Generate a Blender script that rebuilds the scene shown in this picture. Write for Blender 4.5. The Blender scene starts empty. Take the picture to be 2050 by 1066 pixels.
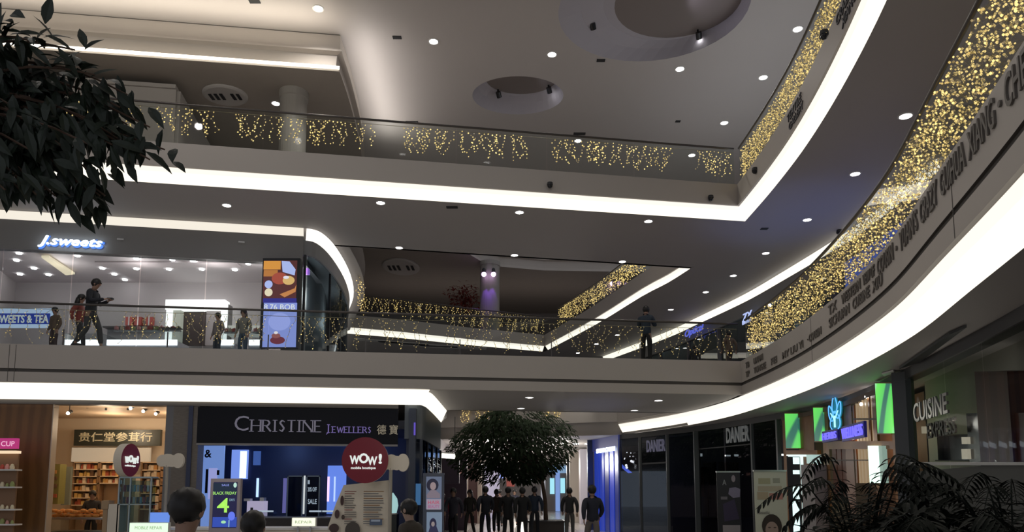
import bpy, bmesh, math, random
from mathutils import Vector, Matrix
from mathutils.geometry import tessellate_polygon
R = math.radians
random.seed(7)
sc = bpy.context.scene
col = sc.collection

# ---------------------------------------------------------------- camera, world, exposure
FPX, PITCH, PCX, PCY, EYE = 1480.0, R(6.3), 1025.0, 822.0, 1.6
cd = bpy.data.cameras.new('camera')
cam = bpy.data.objects.new('camera', cd); col.objects.link(cam)
cam.location = (0, 0, EYE); cam.rotation_euler = (R(90) + PITCH, 0, 0)
cd.sensor_fit = 'HORIZONTAL'; cd.sensor_width = 36.0; cd.lens = 36.0 * FPX / 2050
cd.shift_x = 0.0; cd.shift_y = (PCY - 533.0) / 2050.0
cd.clip_start = 0.05; cd.clip_end = 300
sc.camera = cam
w = bpy.data.worlds.new('world'); sc.world = w; w.use_nodes = True
w.node_tree.nodes['Background'].inputs[0].default_value = (0.90, 0.92, 1.0, 1)
w.node_tree.nodes['Background'].inputs[1].default_value = 0.36
vs = sc.view_settings
vs.view_transform = 'Standard'; vs.look = 'None'; vs.gamma = 1; vs.use_curve_mapping = False
vs.exposure = 0.0

def at(px, py, z=None, Y=None):
    """the point of the place seen at a pixel of the photograph, on the level z or at the depth Y"""
    x = (px - PCX) / FPX; u = -(py - PCY) / FPX
    d = Vector((x, math.cos(PITCH) - u * math.sin(PITCH), math.sin(PITCH) + u * math.cos(PITCH)))
    t = (z - EYE) / d.z if z is not None else Y / d.y
    return Vector((d.x * t, d.y * t, EYE + d.z * t))

# ---------------------------------------------------------------- materials
MATS = {}
def mat(name, c, rough=0.6, metal=0.0, emit=None, es=0.0, noise=0.0, nscale=4.0, spec=0.5, c2=None):
    if name in MATS: return MATS[name]
    m = bpy.data.materials.new(name); m.use_nodes = True
    nt = m.node_tree; b = nt.nodes['Principled BSDF']
    b.inputs['Base Color'].default_value = (*c, 1); b.inputs['Roughness'].default_value = rough
    b.inputs['Metallic'].default_value = metal
    b.inputs['Specular IOR Level'].default_value = spec
    if emit:
        b.inputs['Emission Color'].default_value = (*emit, 1); b.inputs['Emission Strength'].default_value = es
    if noise or c2:
        tc = nt.nodes.new('ShaderNodeTexCoord'); n = nt.nodes.new('ShaderNodeTexNoise')
        n.inputs['Scale'].default_value = nscale; n.inputs['Detail'].default_value = 4
        r = nt.nodes.new('ShaderNodeMix'); r.data_type = 'RGBA'
        k = noise or 0.3
        r.inputs[6].default_value = (*[v * (1 - k) for v in c], 1)
        r.inputs[7].default_value = (*(c2 if c2 else [min(1, v * (1 + k)) for v in c]), 1)
        nt.links.new(tc.outputs['Object'], n.inputs['Vector']); nt.links.new(n.outputs['Fac'], r.inputs[0])
        nt.links.new(r.outputs[2], b.inputs['Base Color'])
    MATS[name] = m
    return m
def emi(name, c, s):
    return mat(name, tuple(v * 0.2 for v in c), 0.5, emit=c, es=s)
def glass(name, tint, k=0.06, rough=0.02):
    if name in MATS: return MATS[name]
    m = bpy.data.materials.new(name); m.use_nodes = True; nt = m.node_tree; nt.nodes.clear()
    o = nt.nodes.new('ShaderNodeOutputMaterial'); mx = nt.nodes.new('ShaderNodeMixShader')
    t = nt.nodes.new('ShaderNodeBsdfTransparent'); g = nt.nodes.new('ShaderNodeBsdfGlossy')
    f = nt.nodes.new("ShaderNodeMath"); f.operation = "MULTIPLY"; f.inputs[1].default_value = k * 5; fr = nt.nodes.new("ShaderNodeFresnel"); fr.inputs["IOR"].default_value = 1.45; nt.links.new(fr.outputs[0], f.inputs[0])
    t.inputs[0].default_value = (*tint, 1); g.inputs['Roughness'].default_value = rough
    g.inputs[0].default_value = (1, 1, 1, 1)
    nt.links.new(f.outputs[0], mx.inputs[0]); nt.links.new(t.outputs[0], mx.inputs[1])
    nt.links.new(g.outputs[0], mx.inputs[2]); nt.links.new(mx.outputs[0], o.inputs[0])
    MATS[name] = m
    return m
def stripes(name, c1, c2, freq, axis='X', rough=0.5, metal=0.0, sharp=0.15, dist=0.0):
    """procedural planks, slats or courses across one object axis"""
    if name in MATS: return MATS[name]
    m = mat(name, c1, rough, metal); nt = m.node_tree; b = nt.nodes['Principled BSDF']
    tc = nt.nodes.new('ShaderNodeTexCoord'); wv = nt.nodes.new('ShaderNodeTexWave')
    wv.bands_direction = axis; wv.inputs['Scale'].default_value = freq; wv.inputs['Distortion'].default_value = dist
    r = nt.nodes.new('ShaderNodeValToRGB')
    r.color_ramp.elements[0].position = 0.5 - sharp; r.color_ramp.elements[0].color = (*c1, 1)
    r.color_ramp.elements[1].position = 0.5 + sharp; r.color_ramp.elements[1].color = (*c2, 1)
    nt.links.new(tc.outputs['Object'], wv.inputs['Vector']); nt.links.new(wv.outputs['Fac'], r.inputs[0])
    nt.links.new(r.outputs[0], b.inputs['Base Color'])
    return m
plaster = mat('plaster_fascia', (0.47, 0.43, 0.39), 0.55, noise=0.04, nscale=0.7)
ceilm = mat('plaster_ceiling', (0.47, 0.44, 0.425), 0.6, noise=0.03, nscale=0.5)
darkceil = mat('dark_ceiling', (0.30, 0.27, 0.24), 0.7, noise=0.05)
groovem = mat('shadow_gap', (0.10, 0.09, 0.08), 0.7)
cove_m = emi('cove_light_warm', (1.0, 0.93, 0.79), 1.3)
cove_n = emi('cove_light_neutral', (1.0, 0.95, 0.88), 1.3)
cove_dim = emi('cove_light_low', (1.0, 0.93, 0.80), 0.9)
lens_m = emi('downlight_lens', (1.0, 0.98, 0.97), 14.0)
white = mat('white_paint', (0.75, 0.74, 0.72), 0.5)
black = mat('black_gloss', (0.012, 0.013, 0.017), 0.25)
dark = mat('charcoal', (0.03, 0.032, 0.036), 0.5)
metal = mat('brushed_metal', (0.45, 0.45, 0.46), 0.35, 0.9)
railm = mat('dark_metal_rail', (0.10, 0.09, 0.085), 0.35, 0.7)
glass_b = glass('balustrade_glass', (0.86, 0.90, 0.88))
glass_s = glass('shop_glass', (0.80, 0.83, 0.84), 0.03)
glass_d = glass('dark_shop_glass', (0.30, 0.34, 0.38), 0.03)

# ---------------------------------------------------------------- mesh building
class MB:
    def __init__(s): s.v = []; s.f = []; s.mi = []; s.cur = 0
    def add(s, vs_, fs, mi=None):
        o = len(s.v); s.v += [tuple(v) for v in vs_]; s.f += [tuple(o + i for i in f) for f in fs]
        s.mi += [s.cur if mi is None else mi] * len(fs); return s
    def box(s, x0, x1, y0, y1, z0, z1, mi=None):
        v = [(x, y, z) for z in (z0, z1) for y in (y0, y1) for x in (x0, x1)]
        return s.add(v, [(0, 2, 3, 1), (4, 5, 7, 6), (0, 1, 5, 4), (2, 6, 7, 3), (0, 4, 6, 2), (1, 3, 7, 5)], mi)
    def obox(s, p, q, th, z0, z1, mi=None, side=0):
        """upright slab from p to q (plan), thickness th, between two heights"""
        p = Vector((p[0], p[1])); q = Vector((q[0], q[1])); d = (q - p).normalized(); n = Vector((-d.y, d.x))
        a, b = (n * (-th / 2), n * (th / 2)) if side == 0 else ((n * 0, n * th) if side > 0 else (n * -th, n * 0))
        c = [p + a, q + a, q + b, p + b]
        v = [(k.x, k.y, z0) for k in c] + [(k.x, k.y, z1) for k in c]
        return s.add(v, [(0, 3, 2, 1), (4, 5, 6, 7), (0, 1, 5, 4), (1, 2, 6, 5), (2, 3, 7, 6), (3, 0, 4, 7)], mi)
    def tube(s, pts, rad, n=8, mi=None, caps=True):
        pts = [Vector(p) for p in pts]; rs = rad if isinstance(rad, (list, tuple)) else [rad] * len(pts)
        o = len(s.v); up = None
        for i, p in enumerate(pts):
            t = (pts[min(i + 1, len(pts) - 1)] - pts[max(i - 1, 0)])
            t = t.normalized() if t.length > 1e-9 else Vector((0, 0, 1))
            if up is None: up = Vector((0, 0, 1)) if abs(t.z) < 0.9 else Vector((1, 0, 0))
            a = t.cross(up); a = a.normalized() if a.length > 1e-6 else t.orthogonal().normalized()
            b = a.cross(t).normalized(); up = b
            for k in range(n):
                an = 2 * math.pi * k / n
                s.v.append(tuple(p + (a * math.cos(an) + b * math.sin(an)) * rs[i]))
        m_ = s.cur if mi is None else mi
        for i in range(len(pts) - 1):
            for k in range(n):
                k2 = (k + 1) % n
                s.f.append((o + i * n + k, o + i * n + k2, o + (i + 1) * n + k2, o + (i + 1) * n + k)); s.mi.append(m_)
        if caps:
            s.f.append(tuple(o + k for k in range(n))[::-1]); s.mi.append(m_)
            e = o + (len(pts) - 1) * n
            s.f.append(tuple(e + k for k in range(n))); s.mi.append(m_)
        return s
    def lathe(s, prof, c=(0, 0, 0), n=24, mi=None, sx=1, sy=1):
        o = len(s.v); m_ = s.cur if mi is None else mi
        for r, z in prof:
            for k in range(n):
                a = 2 * math.pi * k / n
                s.v.append((c[0] + r * sx * math.cos(a), c[1] + r * sy * math.sin(a), c[2] + z))
        for i in range(len(prof) - 1):
            for k in range(n):
                k2 = (k + 1) % n
                s.f.append((o + i * n + k, o + i * n + k2, o + (i + 1) * n + k2, o + (i + 1) * n + k)); s.mi.append(m_)
        return s
    def sweep(s, rows, mi=None):
        """quads between successive rows of points (every row the same length)"""
        o = len(s.v); n = len(rows[0]); m_ = s.cur if mi is None else mi
        for r in rows: s.v += [tuple(p) for p in r]
        for i in range(len(rows) - 1):
            for k in range(n - 1):
                s.f.append((o + i * n + k, o + i * n + k + 1, o + (i + 1) * n + k + 1, o + (i + 1) * n + k)); s.mi.append(m_)
        return s
    def poly(s, outer, z, holes=(), mi=None, th=0.0):
        loops = [[Vector((p[0], p[1], 0)) for p in outer]] + [[Vector((p[0], p[1], 0)) for p in h] for h in holes]
        tri = tessellate_polygon(loops); flat = [p for l in loops for p in l]
        s.add([(p.x, p.y, z) for p in flat], tri, mi)
        if th: s.add([(p.x, p.y, z + th) for p in flat], tri, mi)
        return s
    def prism(s, pts, axis_pt, d, mi=None):
        """a flat outline (list of Vectors) given a thickness vector d"""
        n = len(pts); d = Vector(d); tri = tessellate_polygon([[Vector(p) for p in pts]])
        v = [Vector(p) for p in pts] + [Vector(p) + d for p in pts]
        return s.add(v, list(tri) + [tuple(i + n for i in t[::-1]) for t in tri] + [(i, (i + 1) % n, (i + 1) % n + n, i + n) for i in range(n)], mi)
    def ball(s, c, r, n=8, m=6, sc_=(1, 1, 1), mi=None):
        prof = [(r * math.sin(math.pi * i / m), -r * math.cos(math.pi * i / m) * sc_[2]) for i in range(m + 1)]
        return s.lathe(prof, c, n, mi, sc_[0], sc_[1])
    def build(s, name, m, parent=None, smooth=False, loc=None):
        me = bpy.data.meshes.new(name)
        M = Matrix.Identity(4)
        o = bpy.data.objects.new(name, me)
        if parent is not None: M = ROOTM[parent.name]; ROOTM_child = M
        elif loc is not None:
            M = Matrix.Translation(Vector(loc)); o.location = loc
        Mi = M.inverted()
        me.from_pydata([tuple(Mi @ Vector(v)) for v in s.v], [], s.f)
        for k in (m if isinstance(m, (list, tuple)) else [m]): me.materials.append(k)
        if any(s.mi): me.polygons.foreach_set('material_index', s.mi)
        if smooth: me.polygons.foreach_set('use_smooth', [True] * len(me.polygons))
        bm = bmesh.new(); bm.from_mesh(me); bmesh.ops.recalc_face_normals(bm, faces=bm.faces); bm.to_mesh(me); bm.free()
        me.update(); col.objects.link(o)
        if parent is not None: o.parent = parent; ROOTM[o.name] = M
        else: ROOTM[o.name] = M
        return o
ROOTM = {}
def thing(name, label, cat, loc=(0, 0, 0), rz=0.0, group=None):
    o = bpy.data.objects.new(name, None); col.objects.link(o); o.empty_display_size = 0.1
    o.location = loc; o.rotation_euler = (0, 0, rz)
    ROOTM[o.name] = Matrix.Translation(Vector(loc)) @ Matrix.Rotation(rz, 4, 'Z')
    o['label'] = label; o['category'] = cat
    if group: o['group'] = group
    return o
def tag(o, label, cat, group=None):
    o['label'] = label; o['category'] = cat
    if group: o['group'] = group
    return o
def st(name, mb, m, **k):
    o = mb.build(name, m, **k); o['kind'] = 'structure'; return o
def dup(root, loc=None, rz=None, label=None, group=None, scale=None):
    r = root.copy(); col.objects.link(r)
    if loc is not None: r.location = loc
    if rz is not None: r.rotation_euler = (0, 0, rz)
    if scale: r.scale = (scale, scale, scale)
    if label: r['label'] = label
    if group: r['group'] = group
    for ch in list(root.children):
        c = ch.copy(); col.objects.link(c); c.parent = r
        for g in list(ch.children):
            d = g.copy(); col.objects.link(d); d.parent = c
    return r

# ---------------------------------------------------------------- plan curves
def crom(pts, n=8):
    p = [Vector((a[0], a[1])) for a in pts]; out = []
    for i in range(len(p) - 1):
        a, b, c, d = p[max(i - 1, 0)], p[i], p[i + 1], p[min(i + 2, len(p) - 1)]
        for k in range(n):
            t = k / n
            out.append(0.5 * ((2 * b) + (c - a) * t + (2 * a - 5 * b + 4 * c - d) * t * t + (3 * b - a - 3 * c + d) * t ** 3))
    out.append(p[-1]); return out
def off(pl, d):
    """offset to the left of travel"""
    out = []; n = len(pl)
    for i in range(n):
        ns = []
        for j in (i - 1, i):
            if 0 <= j < n - 1:
                t = (pl[j + 1] - pl[j]).normalized(); ns.append(Vector((-t.y, t.x)))
        m = sum(ns, Vector((0, 0))); m.normalize()
        out.append(pl[i] + m * (d / max(0.3, m.dot(ns[0]))))
    return out
def row(pl, d, z):
    return [(p.x, p.y, z) for p in off(pl, d)]
def arclen(pl):
    s = [0.0]
    for i in range(len(pl) - 1): s.append(s[-1] + (pl[i + 1] - pl[i]).length)
    return s
def on(pl, S, s):
    s = max(0, min(S[-1] - 1e-6, s))
    for i in range(len(S) - 1):
        if S[i + 1] >= s:
            t = (s - S[i]) / max(1e-9, S[i + 1] - S[i]); d = (pl[i + 1] - pl[i]).normalized()
            return pl[i].lerp(pl[i + 1], t), d
def s_at(pl, S, Y=None, X=None):
    for i in range(len(pl) - 1):
        a, b = (pl[i].y, pl[i + 1].y) if Y is not None else (pl[i].x, pl[i + 1].x); v = Y if Y is not None else X
        if (a - v) * (b - v) <= 0 and a != b: return S[i] + (S[i + 1] - S[i]) * (v - a) / (b - a)
    return 0
EDGE = crom([(6.2, 19.76), (6.2, 17.6), (6.1, 15.3), (5.82, 12.8), (5.38, 10.3), (4.75, 8.0), (4.0, 5.4), (3.3, 3.5), (2.6, 1.8)], 6)
L2F = [Vector((-18, 16.61)), Vector((-8, 17.91))]
L2PATH = L2F + EDGE
L3F = [Vector((-18, 15.44)), Vector((-8, 17.14))]
L3PATH = L3F + [Vector((6.2, 19.55))] + EDGE[2:]
F2, F3 = 5.08, 9.98            # walking levels

def text(body, size, m, depth=0.01, shear=0.0, bold=0.0, spacing=1.0):
    cu = bpy.data.curves.new('t', 'FONT'); cu.body = body; cu.size = size; cu.extrude = depth
    cu.shear = shear; cu.offset = bold; cu.space_character = spacing; cu.resolution_u = 3
    o = bpy.data.objects.new('t', cu); col.objects.link(o)
    dg = bpy.context.evaluated_depsgraph_get(); me = bpy.data.meshes.new_from_object(o.evaluated_get(dg))
    vs_ = [v.co.copy() for v in me.vertices]; fs = [tuple(p.vertices) for p in me.polygons]
    bpy.data.objects.remove(o); bpy.data.curves.remove(cu); bpy.data.meshes.remove(me)
    return vs_, fs
def text_on(mb, body, x0, x1, z0, z1, fn, depth=0.02, shear=0.0, bold=0.0, mi=None, spacing=1.0):
    """text fitted to a box in (u, v); fn(u, v, d) puts a point in the place"""
    vs_, fs = text(body, 1.0, None, 0.5, shear, bold, spacing)
    if not vs_: return
    a = min(v.x for v in vs_); b = max(v.x for v in vs_); c = min(v.y for v in vs_); d = max(v.y for v in vs_)
    out = [fn(x0 + (v.x - a) / (b - a) * (x1 - x0), z0 + (v.y - c) / (d - c) * (z1 - z0), (v.z + 0.5) * depth) for v in vs_]
    mb.add(out, fs, mi)
def facing(p, q, z=0.0):
    """a writing plane through plan points p, q (left to right as read): u along, v up, d towards the reader"""
    p = Vector((p[0], p[1])); q = Vector((q[0], q[1])); t = (q - p).normalized(); n = Vector((t.y, -t.x))
    return lambda u, v, d: (p.x + t.x * u + n.x * d, p.y + t.y * u + n.y * d, z + v)
# ================================================================ THE SHELL
def tile_floor():
    m = mat('pale_tile', (0.55, 0.53, 0.50), 0.18); nt = m.node_tree; b = nt.nodes['Principled BSDF']
    tc = nt.nodes.new('ShaderNodeTexCoord'); br = nt.nodes.new('ShaderNodeTexBrick')
    br.offset = 0; br.inputs['Scale'].default_value = 1.0; br.inputs['Brick Width'].default_value = 0.9; br.inputs['Row Height'].default_value = 0.9
    br.inputs['Mortar Size'].default_value = 0.012
    br.inputs['Color1'].default_value = (0.56, 0.53, 0.49, 1); br.inputs['Color2'].default_value = (0.50, 0.48, 0.45, 1); br.inputs['Mortar'].default_value = (0.25, 0.24, 0.22, 1)
    nt.links.new(tc.outputs['Object'], br.inputs['Vector']); nt.links.new(br.outputs['Color'], b.inputs['Base Color'])
    return m
tile = tile_floor()
st('floor', MB().box(-24, 24, -6, 80, -0.2, 0), tile)

# far edges of the second void
FAR3 = [Vector(p) for p in ((6.02, 24.3), (5.62, 26.0), (5.0, 27.9), (3.75, 32.8), (1.75, 39.2))]
FAR3 = crom([tuple(p) for p in FAR3], 3)
FAR3B = [Vector(p) for p in ((1.75, 39.2), (-2.0, 37.5), (-5.5, 35.6), (-8.1, 34.5))]
JC = crom([(-5.95, 20.40), (-5.55, 20.75), (-5.42, 22.2), (-5.60, 25.0), (-6.15, 28.0), (-7.3, 31.6), (-8.2, 34.6), (-9.6, 39.5)], 4)
JF = [Vector((-18, 18.55)), Vector((-13.7, 19.03))]
BR3 = [(-5.5, 21.98), (6.02, 24.26)]
VOID3 = [(-5.05, 22.05)] + [(6.02, 24.3)] + [tuple(p) for p in FAR3[1:]] + [tuple(p) for p in FAR3B[1:]] + [tuple(p) for p in reversed(off(JC, -.40)[8:24])]
VOID2 = [(-2.1, 23.6), (3.4, 24.2), (6.0, 24.45), (5.65, 25.2), (4.05, 28.4), (0.5, 29.8), (-3.2, 31.0), (-2.4, 27.0)]
def slab(name, z, path, rest, hole):
    outer = [tuple(p) for p in path] + rest
    st(name, MB().poly(outer, z, [hole] if hole else []), ceilm)
REST = [(2.6, -6), (24, -6), (24, 80), (-24, 80), (-24, 16)]
slab('ceiling_1', 9.10, off(L3PATH, 0.30), REST, VOID3)
slab('floor_3', F3, off(L3PATH, 0.12), REST, VOID3)
slab('floor_2', F2, off(L2PATH, 0.12), REST, VOID2)
# lower ceiling over the ground floor: right of the curve and beyond the second void, at 3.8
E2 = [p for p in EDGE if p.y < 19.0]
RCURVE = crom([(4.05, 28.4), (5.2, 25.6), (5.85, 23.2), (6.15, 21.0), (6.2, 19.0)], 4) + [p for p in EDGE if p.y < 18.0]
lowout = [(-24, 80), (-24, 31.2), (-3.3, 31.2), (0.5, 30.0)] + [tuple(p) for p in off(RCURVE, 0.30)] + [(2.6, -6), (24, -6), (24, 80)]
st('ceiling_2', MB().poly(lowout, 3.80), ceilm)
# flat soffit of the bridge, at 4.2
brout = [(-2.5, 18.75)] + [(6.15, 19.86), (6.17, 21.0), (5.87, 23.2), (5.72, 24.45), (3.4, 24.22), (-2.1, 23.6)]
st('ceiling_3', MB().poly(brout, 4.20), ceilm)
# fascia of the second storey, with its shadow groove
def fascia(name, path, prof, gi=None):
    mb = MB(); rows = [row(path, d, z) for d, z in prof]
    for i in range(len(rows) - 1): mb.sweep([rows[i], rows[i + 1]], 1 if (gi and i in gi) else 0)
    st(name, mb, [plaster, groovem]); return mb
P2 = [(0.12, F2), (0.12, 5.12), (0.0, 5.12), (0.0, 4.53), (0.035, 4.53), (0.035, 4.45), (0.0, 4.45), (0.0, 4.20), (0.10, 4.20)]
fascia('trim_1', L2PATH, P2, (3, 4, 5))
P3 = [(0.12, F3), (0.12, 10.02), (0.0, 10.02), (0.0, 9.42), (0.10, 9.42)]
fascia('trim_2', L3PATH, P3)
fascia('trim_3', [Vector((-3.5, 31.4)), Vector((-2.35, 31.1)), Vector((0.4, 29.9))] + [p for p in RCURVE if p.y > 24.3], [(0.12, F2), (0.12, 5.1), (0, 5.1), (0, 4.3), (0.06, 4.28), (0.28, 3.80)])
far3 = list(reversed(FAR3B)) + list(reversed(FAR3))[1:]
fascia('trim_4', far3, [(0.12, F3), (0.12, 10.02), (0, 10.02), (0, 9.42), (0.10, 9.42)])
fascia('trim_10', [Vector((-2.1, 23.6)), Vector((-2.4, 27.0)), Vector((-3.2, 31.0))], [(0.12, F2), (0.12, 5.1), (0, 5.1), (0, 4.3), (0.06, 4.28), (0.5, 3.80)])
b3 = MB().obox(BR3[0], BR3[1], 0.12, 9.1, 10.02, side=-1); st('trim_5', b3, plaster)
b2 = MB().obox((-2.1, 23.6), (6.0, 24.45), 0.12, 4.2, 5.1, side=-1); st('trim_6', b2, plaster)

SL_ = arclen(L2PATH); L2PATH_S = [on(L2PATH, SL_, SL_[-1] * k / 900)[0] for k in range(900)]
seam = MB()
for px, py in ((19, 720), (29, 720)):
    c = min(L2PATH_S, key=lambda c: abs(at(px, py, Y=c.y).x - c.x)); seam.box(c.x - .006, c.x + .006, c.y - .004, c.y + .01, 4.21, 5.1)
for px, py in ((1625, 700), (1905, 380)):
    c = min([q for q in L2PATH_S if q.x > 3 and q.y < 19.5], key=lambda c: abs(at(px, py, Y=c.y).x - c.x)); seam.box(c.x - .004, c.x + .01, c.y - .006, c.y + .006, 4.21, 5.1)
st('trim_11', seam, groovem)
# ---------------------------------------------------------------- cove lights (lit slopes behind each fascia, their light put in as glow)
def cove(path, d0, z0, d1, z1, m, label, d2=None, group=None):
    mb = MB(); rows = []
    for k in range(5):
        t = k / 4; rows.append(row(path, d0 + (d1 - d0) * t, z0 + (z1 - z0) * (t ** 0.85)))
    mb.sweep(rows[:2], 1); mb.sweep(rows[1:], 0)
    mid = path[len(path) // 2]
    mb.loc = (mid.x, mid.y, z1)
    o = mb.build('cove_light', [m, emi('cove_upper_falloff', (1.0, .94, .84), 1.05)], loc=(mid.x, mid.y, z1))  # dimmer upper row paints the cove's light falloff into its glow
    return tag(o, label, 'cove light', group)
cove(RCURVE[:-2] if False else RCURVE, 0.06, 4.195, 0.30, 3.80, cove_m, 'broad curved cove light under the lettered white balcony, over the ground floor shops')
lp = [Vector((-18, 16.61 + 0.1)), Vector((-12.3, 17.45)), Vector((-2.9, 18.62)), Vector((-2.45, 18.80)), Vector((-2.2, 19.2)), Vector((-2.12, 20.0)), Vector((-2.1, 23.7))]
lp = lp[:2] + crom([tuple(p) for p in lp[1:]], 4)[1:]
l1 = [Vector((p.x, p.y)) for p in lp]
st('ceiling_4', MB().sweep([row(l1, -0.12, 4.205), row(l1, -0.02, 4.205)]), ceilm)
def cove_l(path, z0, z1, d1, m, label):
    mb = MB().sweep([row(path, d1 * t, z0 + (z1 - z0) * t) for t in (0, 0.33, 0.66, 1)])
    mid = path[len(path) // 2]
    return tag(mb.build('cove_light', m, loc=(mid.x, mid.y, z1)), label, 'cove light')
cove_l(l1, 4.20, 3.82, 0.18, cove_m, 'straight cove light above the jewellery and pastry shop fronts, rounding the corner')
cove(L3PATH, 0.05, 9.415, 0.30, 9.10, cove_m, 'long cove light under the uppermost balcony, straight across and curving overhead from a sharp corner')
cove(list(reversed(FAR3B)), 0.05, 9.415, 0.30, 9.10, cove_m, 'cove light under the remote balcony seen through the second void, beside the dark ceiling panels')
cove(list(reversed(FAR3)), 0.05, 9.415, 0.30, 9.10, cove_m, 'cove light running diagonally under the remote balcony beside the standing phone user')
jf = JF + [JC[0]]
cove_l(jf, 9.09, 8.86, 0.12, cove_dim, 'thin cove light over the sweets shop sign')
jj = JC[1:]
cove_l(jj, 9.09, 8.78, 0.14, cove_n, 'hooked cove light curling round the glass corner of the sweets shop')
RW = crom([(9.6, 16.0), (9.75, 19.5), (9.62, 21.6), (9.25, 24.8), (8.85, 27.6), (8.0, 31.3), (7.25, 34.3), (5.05, 40.6)], 5)
rw = list(reversed(RW))
cove_l(rw, 9.09, 8.78, 0.12, cove_m, 'cove light above the dark shops on the middle storey, beyond the long golden light curtain')

# ---------------------------------------------------------------- top of the hall
def circ(cx, cy, r, n=40, ry=None): return [(cx + r * math.cos(2 * math.pi * k / n), cy + (ry or r) * math.sin(2 * math.pi * k / n)) for k in range(n)]
OV = [(3.95, 19.35, 2.65, 2.45), (0.2, 23.85, 1.55, 1.22)]
st('ceiling_5', MB().poly([(-24, -2), (24, -2), (24, 34), (-24, 34)], 15.0, [circ(a, b, c, 40, d) for a, b, c, d in OV]), ceilm)
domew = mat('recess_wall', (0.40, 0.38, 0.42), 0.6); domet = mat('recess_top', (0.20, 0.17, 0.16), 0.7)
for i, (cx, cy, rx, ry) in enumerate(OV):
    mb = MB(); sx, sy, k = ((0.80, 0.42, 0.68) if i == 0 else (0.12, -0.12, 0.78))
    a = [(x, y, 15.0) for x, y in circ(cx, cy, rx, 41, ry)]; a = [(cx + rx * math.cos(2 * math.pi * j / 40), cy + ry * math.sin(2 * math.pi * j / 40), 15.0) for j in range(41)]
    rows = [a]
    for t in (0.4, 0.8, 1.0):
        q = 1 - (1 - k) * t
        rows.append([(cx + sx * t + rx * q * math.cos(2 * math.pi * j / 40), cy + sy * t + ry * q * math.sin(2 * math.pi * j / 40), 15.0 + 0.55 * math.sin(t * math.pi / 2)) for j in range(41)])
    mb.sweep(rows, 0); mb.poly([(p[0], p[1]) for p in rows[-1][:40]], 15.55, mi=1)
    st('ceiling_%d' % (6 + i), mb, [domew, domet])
    for (px, py, on_) in (((1185, 47, 0), (1397, 66, 1)) if i == 0 else ((997, 185, 0), (1098, 176, 1))):
        p = at(px, py, z=15.45); t = thing('spotlight', ('small dark spotlight, unlit, in the %s oval ceiling recess' if not on_ else 'small spotlight, lit, in the %s oval ceiling recess') % ('large' if i == 0 else 'small'), 'spotlight', (p.x, p.y, 15.0))
        MB().tube([(p.x, p.y, 15.55), (p.x, p.y, 15.4)], 0.03, 8).tube([(p.x, p.y - .08, 15.42), (p.x + .05, p.y + .06, 15.30)], 0.09, 12).build('housing', black, t)
        MB().tube([(p.x + .05, p.y + .062, 15.298), (p.x + .053, p.y + .065, 15.292)], 0.06 if on_ else 0.05, 10).build('lens', lens_m if on_ else black, t)
# bulkhead of the upper left gallery
BK = [Vector((-24, 17.75)), Vector((-14.2, 19.2)), Vector((-5.05, 20.42))]
BKR = crom([(-5.05, 20.42), (-5.15, 22.5), (-5.55, 26.2), (-6.6, 31), (-8, 34), (-3, 36.3), (1.8, 40), (24, 40)], 4)
bk = BK[:-1] + BKR
mb = MB()
rows = [row(bk, 0.03, 15.0), row(bk, 0.03, 14.96), row(bk, 0.0, 14.96), row(bk, 0.0, 14.50), row(bk, -0.05, 14.50), row(bk, -0.05, 14.44), row(bk, 0.10, 14.40), row(bk, 0.14, 13.98)]
for i in range(7): mb.sweep([rows[i], rows[i + 1]], 1 if i == 0 else 0)
mb.sweep([row(bk, 0.14, 13.98), row(bk, 0.02, 13.98), row(bk, 0.02, 13.845)], 0)
st('wall_upper_bulkhead', mb, [plaster, groovem])
bl = BK[:-1] + BKR[:1]
tag(MB().sweep([row(bl, -0.03, 13.99), row(bl, -0.035, 13.88)]).build('cove_light', emi('cove_top', (1.0, 0.93, 0.80), 2.2), loc=(-12, 19.4, 13.9)), 'cove light along the foot of the cream bulkhead at the top of the hall', 'cove light')
st('ceiling_8', MB().poly([tuple(p) for p in bk] + [(24, 80), (-24, 80)], 13.84), darkceil)
g_wall = mat('grey_gallery_wall', (0.36, 0.34, 0.32), 0.6)
mb = MB().obox((-24, 18.9), (-10.0, 20.9), 0.2, F3, 13.5).obox((-10.0, 20.9), (-10.9, 27), 0.2, F3, 13.5).obox((-24, 18.9), (-10.0, 20.9), 0.34, 13.5, 13.62)
st('wall_upper_left', mb, g_wall)
st('wall_upper_far', MB().box(-24, 24, 50, 50.3, F3, 13.84), mat('far_wall', (0.22, 0.20, 0.19), 0.7))
# round columns of the top storey
for px, py, d in ((581, 172, 0.80), (980, 520, 1.05)):
    p = at(px, py, z=13.84)
    mb = MB().lathe([(d / 2, F3), (d / 2, 13.6), (d / 2 + .04, 13.62), (d / 2 + .04, 13.84)], (p.x, p.y + d / 2, 0), 28)
    st('column', mb, mat('column_cream', (0.30, 0.285, 0.26), 0.5))
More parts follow.
